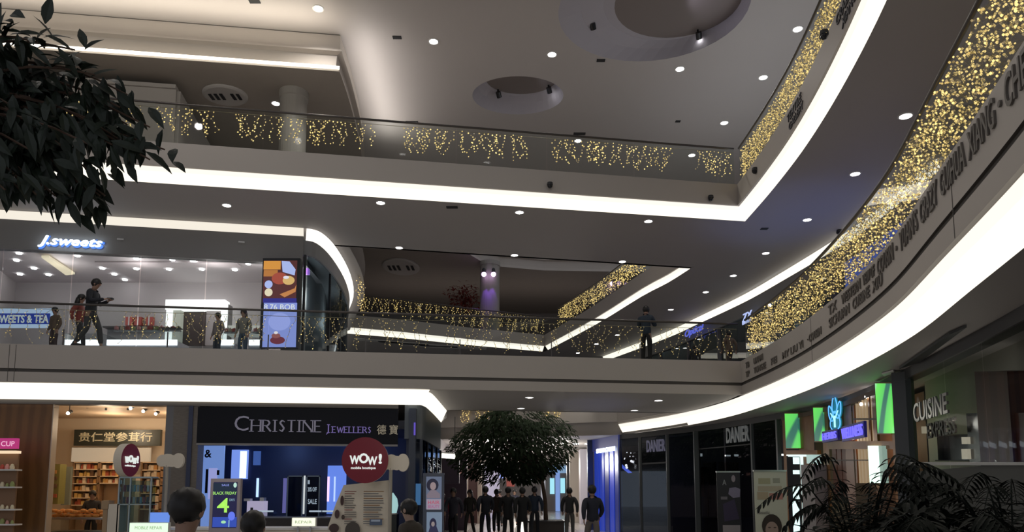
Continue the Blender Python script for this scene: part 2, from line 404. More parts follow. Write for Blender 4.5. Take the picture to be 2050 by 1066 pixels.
# pair of violet lamps on the far column
for px in (969, 988):
    p = at(px, 545, Y=37.9); t = thing('wall_lamp', 'violet glowing lamp on the remote cream column, %s of the pair' % ('left' if px < 980 else 'right'), 'lamp', tuple(p), 0, 'violet lamps on the remote column')
    MB().tube([(p.x, p.y + .3, p.z + .1), (p.x, p.y - .1, p.z + .1), (p.x, p.y - .12, p.z - .1)], 0.09, 10).build('housing', black, t)
    MB().ball((p.x, p.y - .12, p.z - .16), 0.13, 10, 6).build('bulb', emi('violet_bulb', (0.85, 0.55, 1.0), 6.0), t)
    l = bpy.data.lights.new('violet', 'SPOT'); l.energy = 60; l.color = (0.3, 0.1, 1.0); l.spot_size = R(50); l.shadow_soft_size = 0.05
    lo = bpy.data.objects.new('violet_light', l); col.objects.link(lo); lo.location = (0, -0.14, -0.32); lo.rotation_euler = (R(6), 0, 0); lo.parent = t

# ---------------------------------------------------------------- downlights
def downlight(px, py, z, label, r=0.10, group=None):
    p = at(px, py, z=z)
    t = thing('downlight', label, 'ceiling light', (p.x, p.y, z), 0, group)
    MB().lathe([(r * 1.25, 0), (r * 1.25, -0.012), (r, -0.016), (r * .92, 0.02)], p, 20).build('trim_ring', white, t)
    MB().lathe([(0.001, -0.008), (r * .5, -0.012), (r * .92, -0.004)], p, 20).build('lens', lens_m, t)
    return t
TOPD = [(637, 17, 'beside the cream bulkhead'), (868, 83, 'between the bulkhead and the small oval recess'), (1105, 109, 'against the rim of the large oval recess'),
        (1361, 138, 'just below the large oval recess'), (1528, 155, 'near the upper curved balcony'), (1597, 58, 'touching the gold lights of the curved balcony'),
        (1450, 246, 'over the inner corner of the upper balcony'), (1157, 282, 'through the top glass below the small recess'), (1385, 311, 'at the handrail near the balcony corner')]
for px, py, w_ in TOPD: downlight(px, py, 15.0, 'round white downlight in the high ceiling, ' + w_, 0.13, 'downlights in the high ceiling')
downlight(552, 207, 13.84, 'round white downlight in the dark gallery ceiling beside the cream column', 0.12)
MIDD = [(454, 411, 'above the sweets shop, beside the hanging leaves'), (762, 406, 'below the long straight cove, second from the leaves'), (1040, 425, 'below the long straight cove, midway along'),
        (1298, 443, 'below the long straight cove, nearest its sharp corner'), (1616, 440, 'right of the sharp cove corner'), (1712, 348, 'beside the golden curtain, midway up'),
        (1813, 232, 'beside the golden curtain, the largest and highest'), (799, 496, 'over the oval grille at the opening'), (1030, 511, 'above the violet-lit column'),
        (1246, 524, 'above the top end of the gold-lit diagonal balcony'), (1533, 507, 'over the dark shops, first below the cove corner'), (1468, 552, 'over the dark shops, second below the cove corner'),
        (1413, 585, 'over the dark shops, third below the cove corner'), (1343, 620, 'beside the head of the standing phone user'), (1337, 681, 'beside the legs of the phone user, upper'), (1322, 692, 'beside the legs of the phone user, lower'),
        (1236, 671, 'seen through the bridge glass, upper of three'), (1194, 689, 'seen through the bridge glass, middle of three'), (1157, 707, 'seen through the bridge glass, lowest of three')]
for px, py, w_ in MIDD: downlight(px, py, 9.10, 'round white downlight in the middle ceiling, ' + w_, 0.11 if py > 300 else 0.12, 'downlights in the middle ceiling')
for px, py, w_ in ((1060, 796, 'nearer, above the crown of the tree'), (1043, 818, 'touching the crown of the tree'), (1318, 802, 'by the end of the curved cove'), (1270, 822, 'above the tip of the curved cove')):
    downlight(px, py, 4.20, 'round white downlight under the bridge, ' + w_, 0.11, 'downlights under the bridge')
# little ceiling grilles
def vent(px, py, z, sx, sy, label, m=None):
    p = at(px, py, z=z); mb = MB()
    for k in range(4): mb.box(p.x - sx / 2, p.x + sx / 2, p.y - sy / 2 + k * sy / 4, p.y - sy / 2 + (k + .6) * sy / 4, z - .02, z + .001)
    tag(mb.build('ceiling_vent', m or dark, loc=(p.x, p.y, z)), label, 'vent', 'ceiling vents')
vent(795, 75, 15, .26, .16, 'small dark ceiling vent left of the first downlight, near the bulkhead corner')
vent(1203, 121, 15, .26, .16, 'small dark ceiling vent below the left rim of the large oval recess')
vent(510, 3, 15, .3, .16, 'small dark ceiling vent above the cream bulkhead')
vent(825, 245, 15, .45, .2, 'wide dark ceiling vent just above the top handrail, left one')
vent(1160, 268, 15, .45, .2, 'wide dark ceiling vent just above the top handrail, under the small oval recess')
vent(1357, 243, 15, .18, .14, 'tiny dark ceiling vent between the wide vent and the curved gold lights')
vent(905, 415, 9.1, .3, .14, 'small dark ceiling vent under the long straight cove')
vent(1530, 458, 9.1, .2, .14, 'small dark ceiling vent below the sharp cove corner')
# round air diffusers
def diffuser(px, py, r, label, ry=None):
    p = at(px, py, z=13.84); t = thing('air_diffuser', label, 'ceiling diffuser', (p.x, p.y, 13.835))
    c = (p.x, p.y, 13.835); q = (ry or r) / r
    MB().lathe([(r, 0), (r, -.05), (r * .9, -.08), (0.01, -.06)], c, 32, None, 1, q).build('plate', mat('diffuser_plate', (0.40, 0.385, 0.37), .5), t)
    for k in range(6):
        x = p.x - r * .62 + k * r * .25; h = r * q * .28
        if k != 3: MB().box(x - r * .07, x + r * .07, p.y - h, p.y + h, 13.745, 13.80).build('slot', black, t)
diffuser(451, 189, 0.68, 'round pale air diffuser with dark slots beside the upper cream column', 0.60)
diffuser(803, 534, 1.0, 'round pale air diffuser with dark slots seen through the opening above the far gold lights', 1.5)
# dome cameras on the fascias
def camera_ball(p, label, down=True):
    t = thing('security_camera', label, 'security camera', tuple(p), 0, 'security cameras on the balcony edges')
    MB().lathe([(0.07, .07), (.075, .03), (.075, 0)], p, 14).box(p.x - .03, p.x + .03, p.y, p.y + .13, p.z + .0, p.z + .06).build('bracket', dark, t)
    MB().lathe([(0.068, 0), (.065, -.04), (.035, -.075), (.001, -.085)], p, 14).build('dome', black, t)
camera_ball(at(1101, 371, Y=18.58), 'dark dome camera midway along the uppermost straight balcony edge')
camera_ball(at(1423, 397, Y=19.35), 'dark dome camera on the uppermost straight balcony edge beside its corner')
camera_ball(at(1511, 342, Y=18.0), 'dark dome camera on the curved uppermost edge just past the corner')
camera_ball(at(1650, 70, Y=11.9), 'dark dome camera high on the curved uppermost balcony edge')
p = at(1680, 462, z=9.08); camera_ball(Vector((p.x, p.y, 9.03)), 'dark dome camera under the middle ceiling at the end of the shop cove')

# ---------------------------------------------------------------- glass balustrades
def balustrade(path, z0, z1, label, panel=2.4, inset=0.07, rail_r=0.03, s0=0, s1=None, gm=None, posts=False):
    P = off(path, inset); S = arclen(P); s1 = S[-1] if s1 is None else s1
    mid, _ = on(P, S, (s0 + s1) / 2)
    t = thing('glass_balustrade', label, 'balustrade', (mid.x, mid.y, z0))
    n = max(2, int((s1 - s0) / 0.4)); pl = [on(P, S, s0 + (s1 - s0) * i / n)[0] for i in range(n + 1)]
    MB().tube([(p.x, p.y, z1) for p in pl], rail_r, 8).build('handrail', railm, t, smooth=True)
    k = int((s1 - s0) / panel)
    for i in range(k + 1):
        a = s0 + i * panel + .01; b = min(s1, a + panel - .02)
        if b - a < .2: continue
        m = 6; q = [on(P, S, a + (b - a) * j / m)[0] for j in range(m + 1)]
        MB().sweep([row(q, 0, z0), row(q, 0, z1 - .02)]).build('glass_panel', gm or glass_b, t)
        if i and posts:
            c, d = on(P, S, a - .01)
            MB().box(c.x - .012, c.x + .012, c.y - .012, c.y + .012, z0, z0 + .42).build('post', railm, t)
    return t
i6 = 3
P2F = L2F + [Vector((6.15, 19.70))]
balustrade(P2F, 5.10, 6.15, 'clear glass balustrade with dark handrail along the bridge, people walking behind it', posts=True)
P2C = EDGE[1:]
balustrade(P2C, 5.10, 6.20, 'glass balustrade on the curved lettered balcony, hung with dense golden lights')
P3F = L3F + [Vector((6.15, 19.5))]
balustrade(P3F, 10.0, 11.05, 'glass balustrade of the uppermost straight balcony with a thin handrail')
balustrade(EDGE[1:], 10.0, 11.05, 'glass balustrade of the uppermost curved balcony, full of gold lights')
balustrade(list(reversed(FAR3B)), 10.0, 11.05, 'glass balustrade of the remote balcony, behind the bridge')
balustrade(list(reversed(FAR3))[1:], 10.0, 11.05, 'glass balustrade of the remote diagonal balcony, carrying gold lights')

# ---------------------------------------------------------------- fairy lights
gold_hi = emi('gold_bulb_bright', (1.0, 0.72, 0.26), 1.5)
gold_mid = emi('gold_bulb_mid', (1.0, 0.70, 0.24), 0.70)
gold_low = emi('gold_bulb_dim', (0.95, 0.70, 0.36), 0.36)
def octa(mb, c, r, mi):
    x, y, z = c
    mb.add([(x + r, y, z), (x - r, y, z), (x, y + r, z), (x, y - r, z), (x, y, z + r), (x, y, z - r)],
           [(0, 2, 4), (2, 1, 4), (1, 3, 4), (3, 0, 4), (2, 0, 5), (1, 2, 5), (3, 1, 5), (0, 3, 5)], mi)
def fairy(path, zt, zb, label, per_m, r, inset=0.14, s0=0, s1=None, gaps=0.0, mix=(.35, .45), wire=0.004, seed=1, nb=16, depth=.07):
    rnd = random.Random(seed); P = off(path, inset); S = arclen(P); s1 = S[-1] if s1 is None else s1
    bulbs, wires = MB(), MB(); s = s0
    mid, _ = on(P, S, (s0 + s1) / 2)
    t = thing('fairy_light_curtain', label, 'fairy lights', (mid.x, mid.y, zb))
    while s < s1:
        s += rnd.uniform(.5, 1.5) / per_m
        if s >= s1: break
        if gaps and math.sin(s * 2.3 + seed) * math.sin(s * .9 + seed * 2) > 1 - gaps * 2: continue
        u = s; z = zt - rnd.uniform(0, .06); zl = zb + rnd.uniform(0, .25) * (zt - zb); k = 0; pts = []
        dz = (zt - zl) / nb
        while z > zl:
            c, d = on(P, S, u); nn = Vector((-d.y, d.x)) * rnd.uniform(-depth, depth)
            pt = (c.x + nn.x, c.y + nn.y, z); pts.append(pt)
            q = rnd.random(); octa(bulbs, (pt[0] + rnd.uniform(-.015, .015), pt[1], pt[2]), r * rnd.uniform(.75, 1.2), 0 if q < mix[0] else (1 if q < mix[0] + mix[1] else 2))
            u += rnd.uniform(-.075, .075); z -= dz * rnd.uniform(.5, 1.5)
        if wire and len(pts) > 1: wires.tube(pts, wire, 3, caps=False)
    # the wire all strands hang from
    n = max(2, int((s1 - s0) / .25)); top = [on(P, S, s0 + (s1 - s0) * i / n)[0] for i in range(n + 1)]
    wires.tube([(p.x, p.y, zt) for p in top], .006, 4)
    wires.build('wire', mat('light_wire', (0.30, 0.26, 0.16), .5), t)
    b = bulbs.build('bulbs', [gold_hi, gold_mid, gold_low], t); b['kind'] = 'stuff'
    return t
fairy(P2C, 6.15, 5.16, 'dense golden light curtain hanging on the curved lettered balcony of the middle storey', 26, .0155, seed=3, nb=13, s0=0.2, mix=(.5, .35), depth=.10)
fairy(EDGE[1:], 10.95, 10.06, 'golden light curtain on the uppermost curved balcony, running up out of view', 26, .019, seed=5, nb=13, mix=(.4, .45), depth=.06, s1=11.5)
fairy(P3F, 10.97, 10.25, 'warm icicle light clusters hanging inside the uppermost straight balustrade', 8.5, .020, s0=3.0, seed=8, gaps=.22, mix=(.45, .4), nb=9, depth=.03, wire=.003)
fairy(P2F, 6.02, 5.16, 'sparse loosely looped lights behind the bridge glass, mostly dim', 7, .015, s0=5.0, seed=11, gaps=.15, mix=(.06, .30), nb=9, wire=.005, depth=.03)
fairy(list(reversed(FAR3B)), 11.0, 10.1, 'row of warm lights on the remote straight balcony under the dark ceiling', 7, .024, seed=13, mix=(.2, .5), nb=10)
fairy(list(reversed(FAR3))[1:], 11.0, 10.1, 'band of gold lights on the remote diagonal balcony', 11, .026, seed=14, mix=(.4, .5), nb=10)
fairy([Vector((-5.42, 25.0)), Vector((-5.5, 26.6))], 9.09, 7.9, 'short vertical tuft of gold lights beside the hooked cove light', 5, .02, seed=15, mix=(.4, .5), nb=12, inset=-.05)
fairy([Vector((-2.2, 31.0)), Vector((-0.3, 30.2))], 5.05, 4.4, 'few yellow lights on the balcony edge left of the tree crown', 6, .02, seed=16, mix=(.4, .5), nb=9, inset=-.05)
fairy([Vector((1.1, 29.6)), Vector((2.0, 29.2))], 5.0, 4.5, 'few yellow lights on the balcony edge right of the tree crown', 7, .02, seed=17, mix=(.4, .5), nb=9, inset=-.05)

# ---------------------------------------------------------------- lettering on the curved balcony
letm = mat('bronze_letters', (0.13, 0.115, 0.10), .45)
LP = EDGE[1:]; LS = arclen(LP)
def on_fascia(u, v, d):
    c, t = on(LP, LS, u); n = Vector((t.y, -t.x))
    return (c.x + n.x * (d + .002), c.y + n.y * (d + .002), v)
tl = thing('fascia_lettering', 'bronze lettering in one and two lines along the curved white balcony', 'sign', (LP[len(LP) // 2].x, LP[len(LP) // 2].y, 4.55))
def line(body, y0, y1, z0, z1):
    a, b = s_at(LP, LS, Y=y0), s_at(LP, LS, Y=y1); mb = MB()
    text_on(mb, body, a, b, z0, z1, on_fascia, 0.02, 0, .012); mb.build('lettering', letm, tl)
line("CHEF", 5.86, 5.26, 4.76, 5.05)
line("\u00b7", 6.02, 5.96, 4.87, 4.93)
line("XIANG", 6.82, 6.12, 4.77, 5.05)
line("GUIHUA", 7.72, 6.92, 4.77, 5.05)
line("CRAZY", 8.55, 7.85, 4.77, 5.05)
line("YUAN'S", 9.6, 8.7, 4.78, 5.06)
line("\u00b7", 9.82, 9.74, 4.87, 4.94)
line("COUSIN", 10.75, 9.95, 4.80, 5.05)
line("VIEW OF", 11.5, 10.9, 4.86, 5.04)
line("WESTERN", 12.7, 11.65, 4.86, 5.04)
line("TX", 13.5, 13.0, 4.86, 5.04)
line("XIU", 11.05, 10.55, 4.62, 4.80)
line("CUISINE", 12.1, 11.2, 4.62, 4.80)
line("SICHUAN", 13.5, 12.3, 4.62, 4.80)
line("\u00b7 COUSIN", 14.9, 14.0, 4.62, 4.78)
line("MY LIU YI", 16.6, 15.2, 4.60, 4.76)
line("FEI", 17.4, 17.0, 4.60, 4.76)
line("TUNGSE", 18.7, 17.8, 4.60, 4.76)
line("TP", 19.35, 19.05, 4.60, 4.76)
line("UMAMI", 18.7, 18.0, 4.84, 5.0)
line("TB", 19.35, 19.05, 4.84, 5.0)

# dark lettering on the uppermost curved edge
T3 = L3PATH[2:]; TS3 = arclen(T3)
def on_top(u, v, d):
    c, t = on(T3, TS3, u); n = Vector((t.y, -t.x)); return (c.x + n.x * (d + .002), c.y + n.y * (d + .002), v)
t3_ = thing('fascia_lettering', 'dark lettering on the grey edge of the uppermost curved balcony', 'sign', (6.0, 14.0, 9.5))
for body, y0, y1, z0, z1 in (('TEXTILE', 15.6, 14.6, 9.72, 9.90), ('GALLERY', 15.5, 14.5, 9.50, 9.66), ('CRAZY GUIHUA', 12.2, 10.2, 9.74, 9.93), ('XIANG CHEF', 11.9, 10.4, 9.50, 9.68)):
    mb = MB(); text_on(mb, body, s_at(T3, TS3, Y=y0), s_at(T3, TS3, Y=y1), z0, z1, on_top, .02, 0, .01); mb.build('lettering', mat('dark_letters', (.05, .05, .055), .5), t3_)
# pale louvres under the remote balcony
t4_ = thing('ceiling_louvre', 'pale slatted louvre under the remote balcony, just above the bridge glass line', 'ceiling louvre', tuple(at(900, 692, z=9.1)))
for k in range(4):
    MB().prism([at(715 + k * 42, 677 + k * 4.5, z=9.085), at(800 + k * 58, 684 + k * 4, z=9.085), at(800 + k * 58, 688 + k * 4, z=9.085), at(715 + k * 42, 681 + k * 4.5, z=9.085)], None, (0, 0, -.03)).build('slat', white, t4_)
# ================================================================ SHOPS
def rect(px0, py0, px1, py1, Y):
    a = at(px0, (py0 + py1) / 2, Y=Y); b = at(px1, (py0 + py1) / 2, Y=Y); m = (px0 + px1) / 2
    return a.x, b.x, at(m, py1, Y=Y).z, at(m, py0, Y=Y).z
def pbox(mb, px0, py0, px1, py1, Y, dep=0.1, mi=None):
    x0, x1, z0, z1 = rect(px0, py0, px1, py1, Y); mb.box(x0, x1, Y, Y + dep, z0, z1, mi); return mb
def cpt(curve, px, py):
    for i in range(len(curve) - 1):
        a, b = curve[i], curve[i + 1]
        fa = at(px, py, Y=a.y).x - a.x; fb = at(px, py, Y=b.y).x - b.x
        if fa * fb <= 0 and fa != fb:
            return a.lerp(b, fa / (fa - fb))
    return min(curve, key=lambda c: abs(at(px, py, Y=c.y).x - c.x))
def single(mb, name, m, label, cat, group=None, smooth=False):
    xs = [v[0] for v in mb.v]; ys = [v[1] for v in mb.v]; zs = [v[2] for v in mb.v]
    o = mb.build(name, m, loc=((min(xs) + max(xs)) / 2, (min(ys) + max(ys)) / 2, min(zs)), smooth=smooth)
    return tag(o, label, cat, group)
def lamp(name, kind, loc, e, c, size=.3, rot=(0, 0, 0), spot=90):
    l = bpy.data.lights.new(name, kind); l.energy = e; l.color = c
    if kind == 'AREA': l.size = size
    else: l.shadow_soft_size = size
    if kind == 'SPOT': l.spot_size = R(spot); l.spot_blend = .6
    o = bpy.data.objects.new(name, l); col.objects.link(o); o.location = loc; o.rotation_euler = rot; return o

# ---------------------------------------------------------------- middle storey: the sweets shop
jhead = mat('shop_header_grey', (0.30, 0.29, 0.28), 0.5)
jfl = [Vector((-18, 18.55)), Vector((-13.7, 19.03)), Vector((-5.95, 20.40))]
st('wall_shop_header', MB().sweep([row(jfl, .10, 8.88), row(jfl, .10, 8.07), row(jfl, .35, 8.07), row(jfl, .35, 8.5)]), jhead)
jw = mat('lilac_wall', (0.52, 0.47, 0.47), 0.7, noise=.03)
JB = 23.9
st('wall_shop_back', MB().box(-20, -6.6, JB, JB + .1, F2, 8.6), jw)
st('ceiling_9', MB().poly([(-20, 18.7), (-13.7, 19.4), (-6.3, 20.75), (-6.3, JB + .1), (-20, JB + .1)], 8.5), mat('shop_ceiling', (0.58, 0.53, 0.53), .6))
st('wall_shop_side', MB().box(-6.62, -6.5, 20.8, JB, F2, 8.6).obox((-15.0, 18.9), (-16.5, JB), .1, F2, 8.6), jw)
# glass front panes with slim joints
gf = thing('storefront', 'frameless glass front of the sweets shop under its grey header', 'shop front', (-10, 19.8, F2))
S_ = arclen(jfl)
for i in range(6):
    a, _ = on(jfl, S_, 1.0 + i * 1.72); b, _ = on(jfl, S_, 1.0 + (i + 1) * 1.72 - .03)
    MB().obox(off([a, b], .2)[0], off([a, b], .2)[1], .012, F2, 8.07).build('glass_panel', glass_s, gf)
# ceiling band inside and its bright slots
mb = MB(); pbox(mb, 190, 517, 470, 526, 21.6, .5); single(mb, 'ceiling_strip', mat('pink_band', (.62, .55, .55), .5), 'pale ceiling band inside the sweets shop, over the row of small lamps', 'ceiling band')
mb = MB().prism([at(83, 512, z=8.45), at(98, 512, z=8.45), at(150, 546, z=8.45), at(132, 548, z=8.45)], (0, 0, 1), (0, 0, -.06))
single(mb, 'light_slot', emi('slot_warm', (1, .85, .6), .9), 'slanting warm light slot in the ceiling of the sweets shop', 'ceiling light')
JL = [(38, 507), (33, 521), (68, 537), (40, 549), (97, 550), (155, 512), (205, 537), (229, 549), (273, 518), (273, 538), (250, 560), (338, 539), (386, 522), (404, 539), (470, 540), (497, 528), (345, 520)]
for i, (px, py) in enumerate(JL):
    p = at(px, py, z=8.49)
    if p.y > JB - .2: p = at(px, py, Y=JB - .25)
    t = thing('shop_downlight', 'tiny bright recessed lamp in the ceiling of the sweets shop', 'ceiling light', (p.x, p.y, 8.49), 0, 'small lamps in the sweets shop ceiling')
    MB().lathe([(.075, 0), (.075, -.03), (.001, -.04)], (p.x, p.y, 8.495), 12).build('lens', lens_m, t)
for x in (-13.5, -11.2, -9, -7.4): lamp('shop_light', 'POINT', (x, 21.6, 8.0), 26, (1, .93, .9), .25)
lamp('shop_wall_washer', 'SPOT', (at(250, 560, Y=JB - .4).x, JB - .4, 8.1), 30, (1, .97, 1), .03, (0, 0, 0), 55)
# glowing white portal with a dark opening
t = thing('lit_portal', 'glowing white portal frame at the back of the sweets shop', 'portal', at(390, 695, Y=23.4))
pw = emi('portal_white', (1.0, 0.98, 0.94), 1.9)
mb = MB(); pbox(mb, 331, 600, 450, 620, 23.3, .4); pbox(mb, 331, 620, 342, 692, 23.3, .4); pbox(mb, 441, 620, 450, 692, 23.3, .4); mb.build('frame', pw, t)
mb = MB(); pbox(mb, 342, 620, 361, 692, 23.4, .2); mb.build('side_panel', emi('portal_cream', (.9, .86, .72), .45), t)
mb = MB(); pbox(mb, 361, 620, 412, 692, 23.6, .1); mb.build('opening', mat('dark_brown', (.06, .035, .03), .6), t)
mb = MB(); pbox(mb, 412, 620, 441, 692, 23.5, .1); mb.build('inner_wall', mat('mauve_wall', (.50, .42, .42), .6), t)
# display counters
ctr = mat('counter_white', (.6, .58, .62), .4); lit = emi('counter_light', (.93, .96, 1.0), 2.4)
def counter(px0, px1, yt, label, Y=20.75):
    x0, x1, _, z1 = rect(px0, yt, px1, 690, Y); t = thing('display_counter', label, 'display counter', ((x0 + x1) / 2, Y, F2))
    MB().box(x0, x1, Y, Y + .7, F2, z1 - .35).build('base', ctr, t)
    MB().box(x0 + .02, x1 - .02, Y - .03, Y, rect(px0, 683, px1, 692, Y)[2], rect(px0, 681, px1, 692, Y)[3]).build('light_strip', lit, t)
    MB().box(x0, x1, Y, Y + .7, z1 - .35, z1).build('glass_case', glass_s, t)
    return x0, x1, z1
c1 = counter(214, 357, 660, 'long white display counter with a lit foot, right of the walking people')
c2 = counter(437, 470, 664, 'short lit display counter right of the glowing portal')
c3 = counter(498, 522, 664, 'narrow lit display counter beside the cake screen')
c4 = counter(130, 205, 668, 'white display counter behind the walking pair')
cm = [mat('cake_pink', (.75, .35, .33), .5), mat('cake_cream', (.8, .7, .5), .5), mat('cake_red', (.5, .08, .06), .5), mat('cake_green', (.35, .4, .15), .5)]
rnd = random.Random(4)
for (x0, x1, z1), n, nm in ((c1, 12, 'long counter right of the walking people'), (c2, 3, 'counter right of the portal'), (c3, 2, 'counter beside the cake screen')):
    for i in range(n):
        x = x0 + .12 + (x1 - x0 - .24) * i / max(1, n - 1); r = rnd.uniform(.05, .085)
        t = thing('cake', 'small round cake on the ' + nm, 'cake', (x, 21.0, z1 + .0), 0, 'cakes on the sweets counters')
        MB().lathe([(.001, 0), (r * 1.3, 0), (r * 1.3, .02), (r, .02)], (x, 21.0, z1), 12).build('board', white, t)
        MB().lathe([(r, .02), (r, .13), (.001, .14)], (x, 21.0, z1), 12).build('cake_body', cm[i % 4], t)
        MB().ball((x, 21.0, z1 + .15), r * .3, 6, 4).build('topping', cm[2], t)
for px, n in ((258, 0), (276, 1), (298, 2)):
    x0, x1, z0, z1 = rect(px - 7, 632, px + 7, 652, JB - .2)
    t = thing('gift_package', 'red gift box on the wall shelf, %s of three' % ('left', 'middle', 'right')[n], 'gift box', ((x0 + x1) / 2, JB - .2, z0), 0, 'gift boxes on the sweets shop wall')
    MB().box(x0, x1, JB - .2, JB - .05, z0, z1 - .05).build('box_body', cm[2], t); MB().box((x0 + x1) / 2 - .02, (x0 + x1) / 2 + .02, JB - .205, JB - .2, z0, z1 - .03).build('ribbon', white, t)
mb = MB(); pbox(mb, 205, 653, 315, 656, JB - .3, .3); single(mb, 'wall_shelf', railm, 'dark wall shelf carrying red gift boxes', 'shelf')
mb = MB(); pbox(mb, 318, 656, 360, 658, 20.7, .2); single(mb, 'brown_bar', railm, 'thin brown rail beside the glowing portal', 'rail')
# shelving with cakes right of the portal
t = thing('cake_shelf', 'pale shelf unit with yellow cakes between the portal and the cake screen', 'shelf', at(470, 695, Y=22.4))
for y in (652, 668): mb = MB(); pbox(mb, 455, y, 522, y + 4, 22.4, .3); mb.build('shelf_board', emi('shelf_lit', (1, .95, .85), .5), t)
mb = MB(); pbox(mb, 455, 610, 457, 692, 22.4, .3); pbox(mb, 520, 610, 522, 692, 22.4, .3); mb.build('side', jhead, t)
# long blue screen
t = thing('menu_screen', 'long blue screen with white shapes low in the sweets shop, at its far left', 'screen', at(50, 655, Y=21.3))
mb = MB(); pbox(mb, -60, 618, 108, 656, 21.35, .1); mb.build('frame', emi('screen_rim', (.6, .75, 1), .7), t)
mb = MB(); pbox(mb, -58, 628, 99, 649, 21.32, .04); mb.build('screen', emi('screen_blue', (.01, .03, .25), 1.0), t)
mb = MB(); x0, x1, z0, z1 = rect(-8, 631, 97, 647, 21.3)
text_on(mb, 'SWEETS & TEA', x0, x1, z0, z1, lambda u, v, d: (u, 21.31 - d, v), .01, 0, .02); mb.build('lettering', emi('screen_white', (.85, .9, .85), .6), t)
# J.sweets sign
t = thing('shop_sign', 'glowing white italic sign with a blue halo on the grey sweets shop header', 'sign', at(142, 496, Y=19.2))
q0, q1 = cpt(jfl, 78, 484), cpt(jfl, 206, 487); fn = facing(q0, q1); L = (q1 - q0).length
z0, z1 = at(142, 496, Y=19.25).z, at(142, 473, Y=19.25).z
mb = MB(); text_on(mb, 'J.sweets', 0, L, z0, z1, lambda u, v, d: fn(u, v, d + .02), .05, .35, .012, spacing=1.05); mb.build('letters', emi('sign_white', (.82, .93, 1.0), 3.0), t)
mb = MB(); text_on(mb, 'J.sweets', -.03, L + .03, z0 - .03, z1 + .03, lambda u, v, d: fn(u, v, d - .08), .02, .35, .035, spacing=1.05); mb.build('halo', emi('sign_halo', (.08, .25, .9), .9), t)
for k in (0, 1):
    a = at(235 + k * 243, 477 + k * 14, Y=19.4 + k * .9); c = cpt(jfl, 235 + k * 243, 477)
    single(MB().obox(off([c, c + Vector((.16, .02))], -.02)[0], c + Vector((.16, .02)), .02, a.z, a.z + .04), 'header_lamp', mat('pale_lamp', (.8, .8, .8), .4), 'small pale lamp on the grey header, ' + ('beside the glowing italic sign' if not k else 'above the cake screen'), 'lamp')
# cake screen
t = thing('advert_screen', 'tall lit screen showing chocolate cake above a pale blue half', 'screen', at(560, 696, Y=20.05))
x0, x1, z0, z1 = rect(526, 521, 594, 697, 20.0); Y = 20.02; z0 = max(z0, F2)
MB().box(x0 - .05, x1 + .05, Y, Y + .12, z0, z1 + .06).build('frame', dark, t)
def pic(parent, Y, items, k=1.0):
    """flat coloured shapes shown on a screen or printed on a poster, all one sheet of pictures"""
    mb = MB(); ms = []
    for n, (kind, c, a) in enumerate(items):
        y = Y - .002 - .0015 * n; ms.append(emi('pic_%.2f_%.2f_%.2f_%.1f' % (*c, k), c, k) if k > 0 else mat('print_%.2f_%.2f_%.2f' % c, c, .5))
        if kind == 'r':
            X0, X1, Z0, Z1 = rect(*a, Y); mb.add([(X0, y, Z0), (X1, y, Z0), (X1, y, Z1), (X0, y, Z1)], [(0, 1, 2, 3)], n)
        elif kind == 'e':
            px, py, rx, ry = a; c_ = at(px, py, Y=Y); sx = abs(at(px + rx, py, Y=Y).x - c_.x); sz = abs(at(px, py + ry, Y=Y).z - c_.z)
            mb.add([(c_.x + sx * math.cos(j * math.pi / 9), y, c_.z + sz * math.sin(j * math.pi / 9)) for j in range(18)], [tuple(range(18))], n)
        elif kind == 't':
            X0, X1, Z0, Z1 = rect(*a[1:], Y); text_on(mb, a[0], X0, X1, Z0, Z1, lambda u, v, d: (u, y - d, v), .001, 0, .01, n)
        elif kind == 'p':
            pts = [at(q[0], q[1], Y=Y) for q in a]; mb.add([(p.x, y, p.z) for p in pts], [tuple(range(len(pts)))], n)
    return mb.build('picture', ms, parent)
pic(t, Y, [('r', (.10, .03, .03), (527, 522, 594, 606)), ('r', (.75, .33, .06), (528, 523, 562, 540)), ('r', (.5, .2, .05), (528, 541, 556, 554)), ('p', (.45, .55, .95), [(564, 523), (580, 524), (592, 540), (590, 552), (566, 545)]),
           ('e', (.40, .08, .05), (560, 558, 16, 12)), ('e', (.75, .5, .18), (578, 562, 12, 9)), ('e', (.85, .85, .95), (573, 556, 6, 3)), ('e', (.45, .55, .95), (538, 570, 8, 8)), ('e', (.85, .78, .55), (538, 586, 8, 8)),
           ('p', (.6, .25, .08), [(560, 590), (590, 578), (594, 570), (592, 585), (570, 596)]), ('r', (.03, .03, .25), (527, 598, 594, 607)), ('r', (.25, .32, .75), (527, 607, 594, 696)), ('t', (.75, .82, .85), ('8.76 BOB', 529, 610, 591, 621)),
           ('e', (.35, .42, .9), (560, 645, 22, 18)), ('e', (.16, .03, .05), (556, 682, 15, 8)), ('e', (.3, .1, .1), (553, 673, 9, 5)), ('e', (.9, .85, .9), (553, 667, 4, 3))], .8)
